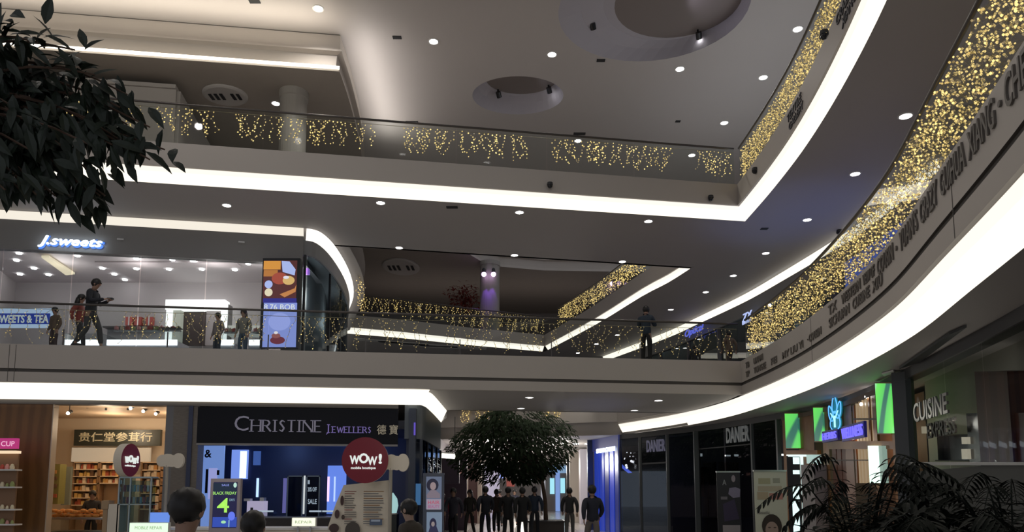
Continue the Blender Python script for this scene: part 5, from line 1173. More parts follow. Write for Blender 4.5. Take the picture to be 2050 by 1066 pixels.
single(MB().box(*[c for c in (at(300, 1040, Y=K - .2).x, at(337, 1040, Y=K - .2).x)], K - .2, K - .15, at(315, 1048, Y=K - .2).z, at(315, 1027, Y=K - .2).z), 'kiosk_screen', emi('kiosk_blue', (.14, .28, .8), .9), 'small blue screen just above the white-green light box', 'screen')
single(MB().box(at(215, 1040, Y=K).x, at(238, 1040, Y=K).x, K, K + .3, 0, at(226, 1010, Y=K).z), 'kiosk_pillar', kw, 'cream kiosk pillar left of the clear rack', 'pillar')
single(MB().box(at(201, 1040, Y=K).x, at(216, 1040, Y=K).x, K, K + .2, at(208, 1020, Y=K).z, at(208, 1003, Y=K).z).box(at(204, 1040, Y=K).x, at(213, 1040, Y=K).x, K + .02, K + .15, 0, at(208, 1019, Y=K).z), 'kiosk_bollard', mat('post_tan', (.36, .24, .13), .5), 'tan topped post beside the cream kiosk pillar', 'post')
kc = thing('kiosk_counter', 'low cream kiosk counter running between the two round signs', 'counter', (at(500, 1066, Y=K).x, K, 0))
MB().box(at(300, 1066, Y=K).x, at(655, 1066, Y=K).x, K, K + .6, .0, .86).build('body', kw, kc); MB().box(at(298, 1066, Y=K).x, at(657, 1066, Y=K).x, K - .02, K + .62, .86, .9).build('top', white, kc)
def lbox(px0, px1, py0, py1, Y, label, c_, word):
    x0, x1, z0, z1 = rect(px0, py0, px1, py1, Y); t = thing('light_box', label, 'light box', ((x0 + x1) / 2, Y, z0))
    MB().box(x0, x1, Y, Y + .1, z0, z1).build('housing', white, t); MB().box(x0 + .01, x1 - .01, Y - .01, Y, z0 + .01, z1 - .01).build('face', emi('lb_%d' % px0, c_, 1.1), t)
    mb = MB(); text_on(mb, word, x0 + (x1 - x0) * .15, x1 - (x1 - x0) * .15, z0 + (z1 - z0) * .35, z1 - (z1 - z0) * .35, lambda u, v, d: (u, Y - .011 - d, v), .004); mb.build('lettering', mat('print_green', (.25, .32, .2), .5, emit=(.25, .32, .2), es=.8), t)
    MB().box(x0 + .1, x0 + .13, Y + .03, Y + .06, .8, z0).box(x1 - .13, x1 - .1, Y + .03, Y + .06, .8, z0).build('support', metal, t)
lbox(259, 337, 1047, 1068, K - .3, 'bright white-green light box at the bottom left, beside the big dark head', (.75, 1, .72), 'MOBILE REPAIR')
lbox(584, 632, 1037, 1055, K - .1, 'cream-white light box at the bottom, left of the kiosk board', (.95, 1, .75), 'REPAIR')
# digital totem
Y = 13.4
x0, x1, z0, z1 = rect(420, 959, 480, 1062, Y)
t = thing('digital_totem', 'digital advert totem with a big green 4 between two dark heads', 'screen', ((x0 + x1) / 2, Y, 0))
MB().box(x0, x1, Y, Y + .1, .1, z1).build('body', mat('totem_grey', (.36, .31, .33), .4), t); MB().box(x0 - .06, x1 + .06, Y - .15, Y + .3, 0, .1).build('base', dark, t)
pic(t, Y, [('r', (.012, .012, .05), (426, 966, 474, 1058)), ('r', (.01, .02, .04), (427, 968, 474, 984)), ('t', (.25, .30, .75), ('SALE', 444, 970, 459, 974)), ('e', (.45, .7, .6), (471, 972, 3.4, 5)), ('t', (.35, .75, .15), ('BLACK FRIDAY', 427, 985, 474, 991)),
           ('t', (.40, .85, .12), ('4', 435, 998, 459, 1027)), ('t', (.25, .4, .5), ('DAYS', 460, 999, 470, 1004)), ('r', (.03, .07, .40), (426, 1036, 474, 1056)), ('e', (.12, .18, .8), (464, 1034, 7, 9)), ('e', (.35, .7, .4), (448, 1046, 5, 3)), ('r', (.25, .45, .6), (458, 1042, 460, 1056))], 1.0)
# ================================================================ LAMPS AND ADDED FILLS THAT LIGHT THE HALL
def strip_light(name, p, q, tilt_dir, e, c, w_=.25, up=.55):
    """a linear lamp lying between p and q, shining up and to one side"""
    p, q = Vector(p), Vector(q); L = (q - p).length
    l = bpy.data.lights.new(name, 'AREA'); l.shape = 'RECTANGLE'; l.size = L; l.size_y = w_; l.energy = e; l.color = c
    o = bpy.data.objects.new(name, l); col.objects.link(o); o.location = (p + q) / 2
    x = (q - p).normalized(); z = -(Vector(tilt_dir) * (1 - up) + Vector((0, 0, up))).normalized(); y = z.cross(x).normalized(); z = x.cross(y)
    o.rotation_euler = Matrix((x, y, z)).transposed().to_euler(); return o
BKC = (1, .90, .74)
strip_light('bulkhead_uplight', (-17.0, 18.0, 14.15), (-5.2, 19.75, 14.15), (0.14, -1, 0), 110, BKC, .2, .62)
strip_light('bulkhead_uplight', (-4.55, 20.3, 14.1), (-4.75, 26.5, 14.1), (1, 0, 0), 50, (1, .93, .86), .2, .62)
strip_light('bulkhead_wallwasher', (-17.0, 17.55, 13.6), (-5.4, 19.3, 13.6), (-0.14, 1, 0), 30, BKC, .15, .45)
strip_light('gallery_fill', (8.2, 15.0, 10.3), (8.2, 27.0, 10.3), (-.3, 0, 0), 100, (.90, .95, 1), 1.2, .9)  # unseen area lamp added in place of the top storey's shop lights
strip_light('gallery_fill', (-9, 42.5, 10.3), (6, 43.5, 10.3), (0, 0, 0), 40, (1, .86, .80), 2.0, .95)  # unseen area lamp added to brighten the remote dark ceiling
strip_light('gallery_fill', (-16, 24.5, 10.3), (-6.5, 24.5, 10.3), (0, 0, 0), 8, (1, .92, .82), 1.0, .95)  # unseen area lamp added under the left gallery ceiling
lamp('recess_glow', 'SPOT', (5.0, 19.6, 14.9), 9, (.80, .78, 1), .1, (R(180), R(52), R(0)), 120)
lamp('recess_glow', 'SPOT', (0.9, 23.8, 14.9), 2.5, (.80, .85, 1), .1, (R(180), R(52), 0), 120)
for x, y in ((-5.4, 19.25), (-2.35, 20.77), (1.23, 21.43), (5.35, 22.2), (-5, 13.0), (-1, 13.5), (2.8, 13.8), (-5, 8), (-1, 8), (2.4, 8.4), (-8.5, 13), (-8.5, 8), (-3, 3), (1, 3), (-3.5, 5.5)):  # spots nearer the viewer are unseen, added to brighten the balcony faces
    o = lamp('hall_downlight_and_fill', 'SPOT', (x, y, 14.9), 215 if y > 18 else (260 if x < -8 else 85) if y > 12 or x < -8 else 22, (1, .93, .86), .12, (0, 0, 0), 150 if x < -2 or y > 18 else 118)
for i, (x, y) in enumerate(((-5, 13.0), (-1, 13.5), (2.8, 13.8), (-5, 8), (-1, 8), (2.4, 8.4), (-8.5, 13), (-8.5, 8), (-3, 3), (1, 3))):  # unseen fixtures added to go with the fill spots
    t = thing('downlight', 'added unseen fill downlight in the high ceiling above the viewer', 'ceiling light', (x, y, 15), 0, 'added fill downlights in the high ceiling above the viewer')
    MB().lathe([(.16, 0), (.16, -.012), (.13, -.016), (.12, .02)], (x, y, 15), 20).build('trim_ring', white, t)
    MB().lathe([(.001, -.008), (.12, -.004)], (x, y, 15), 20).build('lens', lens_m, t)
for x, y in ((-7.5, 18.73), (-3.4, 18.56), (0.2, 19.2), (3.8, 19.9), (8.1, 19.8), (8.1, 16.8), (7.9, 14.1), (8.0, 22.7), (7.7, 25.1)):
    lamp('middle_downlight', 'SPOT', (x, y, 9.0), 26, (1, .94, .88), .1, (0, 0, 0), 110)
for x, y in ((.5, 20.3), (.3, 23), (4.2, 21), (3.9, 23.5)): lamp('bridge_downlight', 'SPOT', (x, y, 4.1), 10, (1, .95, .92), .1, (0, 0, 0), 120)
for x, y in ((-1.2, 33), (2.2, 34), (-1, 40), (2, 41), (.5, 48), (.5, 55)): lamp('passage_fill', 'POINT', (x, y, 3.0), 170, (1, .95, .88), .3)  # added points brightening passage ceiling and floor, no fixtures
for x, y in ((-.3, 26.3), (2.2, 26.5)): lamp('void_fill', 'SPOT', (x, y, 13.5), 420, (1, .95, .88), .3, (0, 0, 0), 50)  # added spots brightening the far balcony edge and tree
strip_light('void_side_fill', (3.2, 25.6, 5.6), (3.2, 28.4, 5.6), (-1, 0, 0), 34, (1, .95, .88), .3, -.12)  # unseen strip added to brighten the void's left edge
lamp('blue_tint_fill', 'SPOT', (7.6, 19.5, 6.2), 38, (.25, .38, 1), .2, (R(180), R(0), 0), 100)  # added upward spot giving the middle ceiling its blue tint
lamp('blue_tint_fill', 'SPOT', (2.4, 21.8, 1.5), 10, (.25, .38, 1), .2, (R(180), R(0), 0), 70)  # added upward spot tinting the bridge soffit

lamp('kiosk_fill', 'POINT', (-5.2, 12.2, 3.0), 26, (1, .93, .82), .3); lamp('kiosk_fill', 'POINT', (-1.8, 12.2, 3.0), 18, (1, .93, .82), .3)  # added points brightening the kiosk boards, no fixtures
# ================================================================ PEOPLE
skinm = mat('skin', (.34, .20, .14), .5); skin2 = mat('skin_pale', (.45, .30, .23), .5)
hairm = mat('black_hair', (.008, .007, .007), .45, noise=.3, nscale=60); eyem = mat('eye_dark', (.01, .01, .01), .2)
def skin_mesh(chains, root, sub=1):
    """one continuous surface grown along joined chains of (x, y, z, r); equal points are shared"""
    vs_, rs, es, idx = [], [], [], {}
    for ch in chains:
        prev = None
        for (x, y, z, r) in ch:
            k = (round(x, 4), round(y, 4), round(z, 4))
            if k not in idx: idx[k] = len(vs_); vs_.append((x, y, z)); rs.append(r)
            if prev is not None and prev != idx[k]: es.append((prev, idx[k]))
            prev = idx[k]
    me = bpy.data.meshes.new('s'); me.from_pydata(vs_, es, []); o = bpy.data.objects.new('s', me); col.objects.link(o)
    m = o.modifiers.new('k', 'SKIN'); m.use_smooth_shade = True; m.branch_smoothing = .6
    for i, sv in enumerate(me.skin_vertices[0].data):
        r = rs[i]; sv.radius = r if isinstance(r, tuple) else (r, r); sv.use_root = (i == 0)
    if sub: s = o.modifiers.new('d', 'SUBSURF'); s.levels = sub; s.render_levels = sub
    dg = bpy.context.evaluated_depsgraph_get(); out = bpy.data.meshes.new_from_object(o.evaluated_get(dg))
    bpy.data.objects.remove(o); bpy.data.meshes.remove(me); return out
def attach(name, me, m, parent):
    me.materials.clear(); me.materials.append(m); me.name = name
    o = bpy.data.objects.new(name, me); col.objects.link(o); o.parent = parent; return o
def person(label, loc, rz, h=1.72, jacket=(.02, .025, .035), trousers=(.02, .02, .025), pose='stand', group=None, skn=None, hair='short', detail=False, bag=None, hood=False, face_turn=0.0, jl=.86):
    """built facing +Y, feet on z = 0, then turned by rz"""
    t = thing('person', label, 'person', loc, rz, group); s = h / 1.72; S = skn or skinm
    jm = mat('cloth_%.3f_%.3f_%.3f' % jacket, jacket, .75, noise=.15, nscale=6); tm = mat('cloth_%.3f_%.3f_%.3f' % trousers, trousers, .8, noise=.1, nscale=6)
    P = {'hipL': (-.09, 0, .92), 'hipR': (.09, 0, .92), 'kneeL': (-.095, .03, .49), 'kneeR': (.095, .03, .49), 'footL': (-.10, -.02, .08), 'footR': (.10, -.02, .08),
         'elbL': (-.235, -.03, 1.13), 'elbR': (.235, -.03, 1.13), 'haL': (-.235, .08, .89), 'haR': (.235, .08, .89)}
    lean = 0.0
    if pose == 'walk':
        P.update(kneeL=(-.095, .20, .52), footL=(-.10, .26, .10), kneeR=(.095, -.02, .50), footR=(.10, -.32, .15), elbL=(-.25, -.16, 1.15), haL=(-.24, -.14, .92), elbR=(.25, .06, 1.14), haR=(.23, .25, .98))
    if pose == 'walk2':
        P.update(kneeR=(.095, .16, .51), footR=(.10, .20, .09), kneeL=(-.095, -.02, .49), footL=(-.10, -.24, .12), elbR=(.26, -.12, 1.14), haR=(.25, -.08, .90), elbL=(-.26, .04, 1.13), haL=(-.24, .18, .93))
    if pose == 'phone_low':       # both hands holding a phone in front of the chest
        P.update(elbL=(-.24, .08, 1.14), haL=(-.07, .36, 1.20), elbR=(.24, .08, 1.14), haR=(.07, .36, 1.20)); lean = .03
    if pose == 'phone_high':      # phone close to the face
        P.update(elbL=(-.23, .12, 1.14), haL=(-.05, .24, 1.42), elbR=(.24, .12, 1.14), haR=(.05, .24, 1.42))
    if pose == 'phone_walk':
        P.update(kneeL=(-.095, .18, .52), footL=(-.10, .24, .10), kneeR=(.095, -.02, .50), footR=(.10, -.28, .14), elbL=(-.23, .06, 1.14), haL=(-.10, .36, 1.22), elbR=(.24, .10, 1.14), haR=(.08, .38, 1.22)); lean = .03
    sc_ = lambda p, r: (p[0] * s, p[1] * s, p[2] * s, r * s if not isinstance(r, tuple) else (r[0] * s, r[1] * s))
    V = lambda *a: tuple(a)
    pel = V(0, 0, .95); wai = V(0, lean * .3, 1.10); che = V(0, lean * .7, 1.30); nb = V(0, lean, 1.43); nk = V(0, lean + .012, 1.48); tl = .035 if pose.startswith('phone') else 0
    h1 = V(0, lean + .035 + tl * .4, 1.535); h2 = V(0, lean + .035 + tl, 1.615); h3 = V(0, lean + .02 + tl, 1.69)
    shL, shR = V(-.17, lean, 1.41), V(.17, lean, 1.41)
    def hand(e, hnd, side):
        e, hv = Vector(e), Vector(hnd); d = (hv - e).normalized(); a = d.cross(Vector((0, 0, 1))); a = a.normalized() if a.length > .1 else Vector((0, 1, 0)); b = a.cross(d).normalized()
        out = []; palm = hv + d * .05
        for k, (o_, l_) in enumerate(((-.026, .062), (-.009, .075), (.009, .070), (.026, .055))):
            r0 = palm + a * o_; r1 = r0 + d * l_ * .5 - b * .006; r2 = r0 + d * l_ - b * .028
            out.append([(*palm, .024), (*r0, .0085), (*r1, .008), (*r2, .007)])
        th0 = hv + d * .02 - a * side * .022; th1 = th0 + d * .03 - a * side * .026
        out.append([(*(hv + d * .01), .022), (*th0, .010), (*th1, .0085)])
        return [[(*hv, .021), (*(hv + d * .01), .022), (*palm, .024)]] + out
    body = [[sc_(pel, .12), sc_(wai, .10), sc_(che, (.118, .09)), sc_(nb, .058), sc_(nk, .052), sc_(h1, (.070, .075)), sc_(h2, (.090, .105)), sc_(h3, (.072, .085))]]
    for L, sh in (('L', shL), ('R', shR)):
        e, hd = P['elb' + L], P['ha' + L]
        body.append([sc_(che, (.118, .09)), sc_(sh, .042), sc_(e, .040), sc_(hd, .021)])
        for ch in hand(e, hd, -1 if L == 'L' else 1): body.append([sc_(c[:3], c[3]) for c in ch])
        f = P['foot' + L]; kn = P['knee' + L]
        body.append([sc_(pel, .12), sc_(P['hip' + L], .085), sc_(kn, .055), sc_(f, .036), sc_((f[0], f[1] + .16, max(.03, f[2] - .05)), .026)])
    me = skin_mesh(body, 0, 1); bo = attach('body', me, S, t)
    # trousers, jacket, shoes, hair
    tr = [[sc_(pel, .135), sc_((0, 0, 1.04), .125)]]
    for L in 'LR':
        kn, f = P['knee' + L], P['foot' + L]; k2 = tuple(kn[i] + (f[i] - kn[i]) * .9 for i in range(3))
        tr.append([sc_(pel, .135), sc_(P['hip' + L], .098), sc_(kn, .070), sc_(k2, .058)])
    attach('trousers', skin_mesh(tr, 0, 1), tm, t)
    jk = [[sc_((0, 0, jl), (.165, .13)), sc_((0, 0, 1.0), (.165, .128)), sc_(wai, (.16, .125)), sc_(che, (.175, .13)), sc_(nb, (.105, .095)), sc_(nk, .070)]]
    for L, sh in (('L', shL), ('R', shR)):
        e, hd = P['elb' + L], P['ha' + L]; w_ = tuple(e[i] + (hd[i] - e[i]) * .93 for i in range(3))
        jk.append([sc_(che, (.175, .13)), sc_(sh, .084), sc_(e, .062), sc_(w_, .040)])
    attach('jacket', skin_mesh(jk, 0, 1), jm, t)
    for L in 'LR':
        f = P['foot' + L]; z = max(0.045, f[2] - .035)
        attach('shoe', skin_mesh([[sc_((f[0], f[1] - .05, z + .01), .042), sc_((f[0], f[1] + .06, z), .044), sc_((f[0], f[1] + .19, max(.04, z - .01)), .034)]], 0, 1), mat('shoe_dark', (.02, .018, .018), .5), t)
    hx, hy, hz = h2[0] * s, h2[1] * s, h2[2] * s
    mb = MB(); n, m = 20, 12; rows = []
    rnd = random.Random(int(loc[0] * 100) + 7)
    for i in range(m + 1):
        th = math.pi * i / m * .70; r_ = []
        for k in range(n + 1):
            a = 2 * math.pi * k / n; back = .5 - .5 * math.sin(a); ext = th * (1 + .46 * back) if hair != 'long' else th * (1 + .55 * back)
            q = 1 + .03 * math.sin(7 * a + i * 1.7) + .02 * math.sin(13 * a + i) + (rnd.uniform(-.03, .03) if 0 < k < n else 0) ; front = max(0, math.sin(a)) ** 2 * .42
            th2 = min(ext * (1 - front * .75), 2.62)
            r_.append((hx + .100 * s * q * math.sin(th2) * math.cos(a), hy - .010 * s + .118 * s * q * math.sin(th2) * math.sin(a), hz + .020 * s + .112 * s * q * math.cos(th2)))
        rows.append(r_)
    mb.sweep(rows)
    if hair == 'long': mb.tube([(hx, hy - .07 * s, hz), (hx, hy - .10 * s, hz - .15 * s), (hx, hy - .10 * s, hz - .30 * s)], [.085 * s, .09 * s, .04 * s], 12)
    hm_ = jm if hood else hairm
    me = bpy.data.meshes.new('hair'); me.from_pydata(mb.v, [], mb.f); me.polygons.foreach_set('use_smooth', [True] * len(me.polygons))
    attach('hood' if hood else 'hair', me, hm_, t)
    # face: nose, ears, eyes, mouth
    fm = MB(); fy = hy + .088 * s
    fm.prism([Vector((hx - .016 * s, fy - .01, hz - .045 * s)), Vector((hx + .016 * s, fy - .01, hz - .045 * s)), Vector((hx + .006 * s, fy - .01, hz)), Vector((hx - .006 * s, fy - .01, hz))], None, (0, .03 * s, 0)) if detail else None
    if fm.v: me = bpy.data.meshes.new('nose'); me.from_pydata(fm.v, [], fm.f); attach('nose', me, S, t)
    for nm_, mm_, o_, r_, q_ in (('ear', S, (.088, -.002, -.015), .028, (.4, .8, 1.2)), ('eye', eyem, (.031, .076, -.008), .011, (1, 1, 1))):
        for sx in (-1, 1):
            fe = MB().ball((hx + sx * o_[0] * s, hy + o_[1] * s, hz + o_[2] * s), r_ * s, 8, 6, q_); me = bpy.data.meshes.new(nm_); me.from_pydata(fe.v, [], fe.f); attach(nm_, me, mm_, t)
    fmo = MB(); fmo.ball((hx, fy - .022 * s, hz - .072 * s), .022 * s, 8, 6, (1, .35, .3)); me = bpy.data.meshes.new('mouth'); me.from_pydata(fmo.v, [], fmo.f); attach('mouth', me, mat('lips', (.22, .09, .07), .5), t)
    if bag:
        b = MB().box(-.15 * s, .15 * s, -.27 * s, -.12 * s, .98 * s, 1.38 * s); me = bpy.data.meshes.new('b'); me.from_pydata(b.v, [], b.f)
        bo = bpy.data.objects.new('b', me); col.objects.link(bo); bv = bo.modifiers.new('b', 'BEVEL'); bv.width = .05; bv.segments = 3
        dg = bpy.context.evaluated_depsgraph_get(); me2 = bpy.data.meshes.new_from_object(bo.evaluated_get(dg)); bpy.data.objects.remove(bo)
        me2.name = 'backpack'; me2.materials.clear(); me2.materials.append(mat('bag_%.2f' % bag[0], bag, .7)); q = bpy.data.objects.new('backpack', me2); col.objects.link(q); q.location = loc; q.rotation_euler = (0, 0, rz)
        tag(q, 'backpack worn by the ' + label, 'backpack'); q['label'] = ' '.join(('backpack worn by the ' + label).split()[:15])
    if pose.startswith('phone'):
        hL, hR = Vector(P['haL']), Vector(P['haR']); c = (hL + hR) / 2 + Vector((0, .075, .03))
        c = Vector((c.x * math.cos(rz) - c.y * math.sin(rz), c.x * math.sin(rz) + c.y * math.cos(rz), c.z)) * s + Vector(loc)
        pm = thing('phone', 'dark phone held by the person ' + ('striding on the bridge at the left' if pose == 'phone_walk' else 'standing on the bridge'), 'phone', tuple(c), rz)
        pb = MB(); dz, dy = (.075, .012) if pose == 'phone_high' else (.02, .07)
        v = [Vector((x, y, z)) for z in (-dz, dz) for y in (-dy, dy) for x in (-.038, .038)]
        pb.add([tuple(Matrix.Rotation(rz, 3, 'Z') @ k + c) for k in v], [(0, 2, 3, 1), (4, 5, 7, 6), (0, 1, 5, 4), (2, 6, 7, 3), (0, 4, 6, 2), (1, 3, 7, 5)]); pb.build('case', black, pm)
    return t
def ppos(px, Y, py=900): return at(px, py, Y=Y).x
# on the bridge
person('person striding right behind the bridge glass, dark jacket, holding a phone out', (ppos(182, 17.95, 620), 17.95, F2), R(-90), 1.78, (.012, .014, .022), (.05, .05, .055), 'phone_walk', detail=True)
person('stooping person in a red top half hidden behind the striding phone user', (ppos(158, 18.35, 650), 18.35, F2), R(-80), 1.50, (.28, .045, .03), (.03, .03, .035), 'walk2', hair='long')
person('person standing on the bridge in a dark blue jacket, phone raised to the face', (ppos(1293, 20.3, 650), 20.3, F2), R(-25), 1.70, (.022, .035, .055), (.012, .012, .014), 'phone_high', detail=True)
person('person with dark hair standing behind the short lit counter, right of the portal', (ppos(488, 19.6, 650), 19.6, F2), R(170), 1.42, (.18, .18, .16), (.05, .08, .12), 'stand', hair='long')
person('small dark figure behind the bridge glass left of the phone user', (ppos(110, 18.7, 650), 18.7, F2), R(160), 1.25, (.12, .08, .05), (.05, .03, .03), 'stand')
person('figure in a dark coat low behind the bridge glass, under the indigo sign', (ppos(1390, 23.5, 690), 23.5, F2), R(-30), 1.22, (.012, .014, .02), (.01, .01, .012), 'stand', hood=True)
person('brown-clad figure behind the bridge glass near the curved balcony', (ppos(1460, 21.6, 690), 21.6, F2), R(20), 1.28, (.10, .065, .045), (.04, .03, .028), 'walk2')
person('person in pale clothes behind the glass in the sweets shop, before the portal', (ppos(437, 19.5, 650), 19.5, F2), R(150), 1.30, (.20, .17, .17), (.03, .04, .06), 'stand')
# ground floor, near
person('person seen from behind at the bottom left, large head of black hair', (ppos(370, 4.1, 1000), 4.1, 0), R(-12), 1.60, (.02, .022, .03), (.02, .02, .025), 'stand', detail=True)
person('person seen from behind at the bottom, only the top of the black hair showing', (ppos(505, 5.2, 1040), 5.2, 0), R(0), 1.45, (.015, .016, .03), (.02, .02, .025), 'stand')
person('person in a dark brown jacket facing left beside the kiosk board', (ppos(822, 8.3, 1020), 8.3, 0), R(65), 1.50, (.055, .045, .035), (.03, .03, .03), 'stand', skn=skin2, detail=True)
person('clerk in dark clothes inside the pastry shop', (ppos(186, 20.6, 990), 20.6, 0), R(200), 1.62, (.03, .027, .027), (.02, .02, .02), 'stand')
# ground floor, in the passage
G_ = 'shoppers in the passage'
for px, Y, h, j, tr, po, rz, lb, kw_ in (
    (1186, 17.6, 1.74, (.012, .015, .03), (.16, .14, .13), 'walk', 8, 'broad person in a dark jacket and grey trousers walking away beside the blue shop', {}),
    (1140, 24.5, 1.72, (.022, .022, .024), (.09, .085, .08), 'walk2', -6, 'person in a black jacket and grey trousers walking away, left of the broad one', {}),
    (908, 23.0, 1.70, (.03, .028, .045), (.012, .012, .015), 'walk', 175, 'person facing the viewer at the left of the passage, dark padded coat', {'jl': .72}),
    (941, 26.5, 1.66, (.022, .02, .016), (.02, .018, .016), 'walk2', 160, 'slim person second from the left in the passage', {'hair': 'long'}),
    (972, 24.0, 1.76, (.008, .009, .02), (.008, .009, .018), 'walk', 10, 'tall person in black at the middle left of the passage, wide shoulders', {}),
    (994, 27.5, 1.68, (.035, .02, .018), (.01, .01, .012), 'walk2', 5, 'person between two taller ones, dark reddish jacket', {}),
    (1017, 23.5, 1.74, (.010, .010, .012), (.010, .010, .012), 'walk2', -8, 'person in black in the middle of the passage, next to the tree trunk', {'jl': .7}),
    (1046, 23.0, 1.72, (.012, .012, .014), (.015, .012, .014), 'walk', 4, 'person in a long black coat in front of the tree trunk', {'jl': .66}),
    (1070, 25.5, 1.76, (.012, .022, .045), (.012, .014, .022), 'walk2', -4, 'person in a navy jacket right of the trunk, behind the long coat', {}),
    (886, 27.0, 1.55, (.22, .03, .05), (.10, .05, .05), 'walk', 170, 'short person in a red top at the left edge of the passage', {}),
    (1000, 34.0, 1.70, (.09, .05, .05), (.03, .03, .03), 'walk2', 0, 'remote person between the others under the crown', {}),
    (1030, 36.0, 1.70, (.03, .03, .05), (.03, .03, .03), 'walk', 180, 'remote person facing the viewer under the crown', {})):
    person(lb, (ppos(px, Y, 1000), Y, 0), R(rz), h, j, tr, po, G_, **kw_)

# ================================================================ PLANTS
leafm = mat('ficus_leaf', (.009, .020, .010), .5, noise=.5, nscale=3, c2=(.020, .034, .018)); barkm = mat('bark', (.10, .06, .04), .8, noise=.4, nscale=12)
def leafs(mb, c, d, L, W, up, bend=.25):
    """one pointed leaf with a folded midrib and a drooping tip"""
    d = d.normalized(); a = d.cross(up); a = a.normalized() if a.length > .05 else d.orthogonal().normalized(); n = a.cross(d).normalized()
    pts = []
    for t_, w_ in ((0, .08), (.25, .85), (.5, 1.0), (.75, .62), (1.0, .0)):
        p = c + d * (L * t_) - n * (L * bend * t_ * t_)
        pts.append((p - a * W * w_ * .5 + n * W * .14 * w_, p, p + a * W * w_ * .5 + n * W * .14 * w_))
    o = [tuple(q) for tr_ in pts for q in tr_]; f = []
    for i in range(4): f += [(i * 3, i * 3 + 1, i * 3 + 4, i * 3 + 3), (i * 3 + 1, i * 3 + 2, i * 3 + 5, i * 3 + 4)]
    mb.add(o, f)
rnd = random.Random(31)
t = thing('ficus_tree', 'dark leafy branches of an indoor tree hanging into view at the upper left', 'tree', (-3.1, 2.7, 0))
MB().tube([(-3.1, 2.7, 0), (-3.05, 2.72, 1.2), (-2.98, 2.75, 2.3), (-2.7, 2.8, 3.0)], [.09, .08, .065, .04], 10).build('trunk', barkm, t)
bm_, lm_ = MB(), MB()
# branch tips given where they hang in space, about three metres from the viewer
tips = [((150, 100), 2.9), ((75, 85), 2.8), ((30, 130), 2.9), ((190, 150), 2.9), ((110, 170), 3.0), ((240, 215), 3.0), ((20, 210), 2.8), ((170, 235), 2.9), ((255, 190), 3.0), ((300, 255), 3.05), ((330, 300), 3.05), ((270, 300), 3.0), ((225, 290), 2.95), ((300, 320), 3.0),
        ((120, 290), 2.8), ((60, 300), 2.75), ((15, 320), 2.8), ((175, 340), 2.9), ((215, 360), 2.95), ((90, 380), 2.8), ((140, 400), 2.85), ((185, 410), 2.9), ((210, 405), 2.95), ((40, 380), 2.8), ((110, 425), 2.85), ((75, 410), 2.8), ((200, 440), 2.95), ((160, 375), 2.9), ((10, 380), 2.7), ((50, 245), 2.8), ((90, 215), 2.9), ((200, 205), 3.0), ((30, 270), 2.9), ((140, 310), 3.0), ((180, 290), 2.8), ((255, 250), 3.1), ((100, 335), 2.9)]
for (px, py), Y in tips:
    py = min(py, 392)
    e = at(px, py, Y=Y); b = Vector((-2.75, 2.8, 2.95)) + Vector((rnd.uniform(-.1, .1), rnd.uniform(-.1, .1), rnd.uniform(-.15, .25)))
    m = (b + e) / 2 + Vector((0, 0, .16)); pth = [b.lerp(m, k / 3) if k < 3 else m for k in range(3)] + [m.lerp(e, k / 4) - Vector((0, 0, -.05 * math.sin(k / 4 * math.pi))) for k in range(5)]
    bm_.tube([tuple(q) for q in pth], [.012 - .0012 * i for i in range(len(pth))], 5)
    for i in range(46):
        k = rnd.uniform(1.2, len(pth) - 1.001); q = pth[int(k)].lerp(pth[int(k) + 1], k % 1) + Vector((rnd.gauss(0, .035), rnd.gauss(0, .05), rnd.gauss(0, .03)))
        d = Vector((rnd.uniform(-.35, .75), rnd.uniform(-.5, .4), rnd.uniform(-1.35, -.05) if py > 150 else rnd.uniform(-.6, .8)))
        leafs(lm_, q, d, rnd.uniform(.085, .13), rnd.uniform(.03, .046), Vector((rnd.uniform(-.4, .4), rnd.uniform(-1, -.2), rnd.uniform(.1, .9))))
bm_.build('branches', barkm, t); lm_.build('foliage', leafm, t)
# tree in a planter beyond the bridge
c0 = at(1093, 1040, Y=27); bx = c0.x
t = thing('indoor_tree', 'wide dark green indoor tree with a thin trunk, beyond the bridge', 'tree', (bx, 27, .55))
MB().tube([(bx, 27, .5), (bx - .03, 27, 1.3), (bx - .12, 27, 1.9), (bx - .5, 27, 2.5), (bx - .9, 27, 3.2)], [.085, .075, .07, .06, .03], 9).build('trunk', barkm, t)
bm_, lm_ = MB(), MB(); fork = Vector((bx - .12, 27, 1.9))
for i in range(30):
    a = rnd.uniform(0, 2 * math.pi); r_ = rnd.uniform(.5, 2.2); z = 3.3 + rnd.uniform(-.9, 1.3) * (1 - r_ / 4.2)
    e = Vector((-.02 + r_ * math.cos(a), 27 + r_ * .9 * math.sin(a), z)); m = (fork + e) / 2 + Vector((0, 0, .25))
    bm_.tube([tuple(fork), tuple(m), tuple(e)], [.03, .02, .006], 5)
for i in range(6500):
    a = rnd.uniform(0, 2 * math.pi); u = rnd.random() ** .45; zz = rnd.uniform(-1, 1); R_ = 2.35 * math.sqrt(max(.05, 1 - (zz * .92) ** 2)) * u
    q = Vector((.0 + R_ * math.cos(a), 27 + R_ * .9 * math.sin(a), 3.28 + zz * 1.12 + .25 * math.sin(a * 3 + 1)))
    leafs(lm_, q, Vector((math.cos(a), math.sin(a), rnd.uniform(-1.2, .2))), rnd.uniform(.16, .25), rnd.uniform(.07, .10), Vector((0, -.4, 1)))
bm_.build('branches', barkm, t); lm_.build('foliage', mat('tree_leaf', (.016, .030, .014), .8, noise=.5, nscale=2, c2=(.03, .05, .022), spec=.15), t)
t = thing('planter', 'square brown planter box holding the indoor tree', 'planter', (bx, 27, 0))
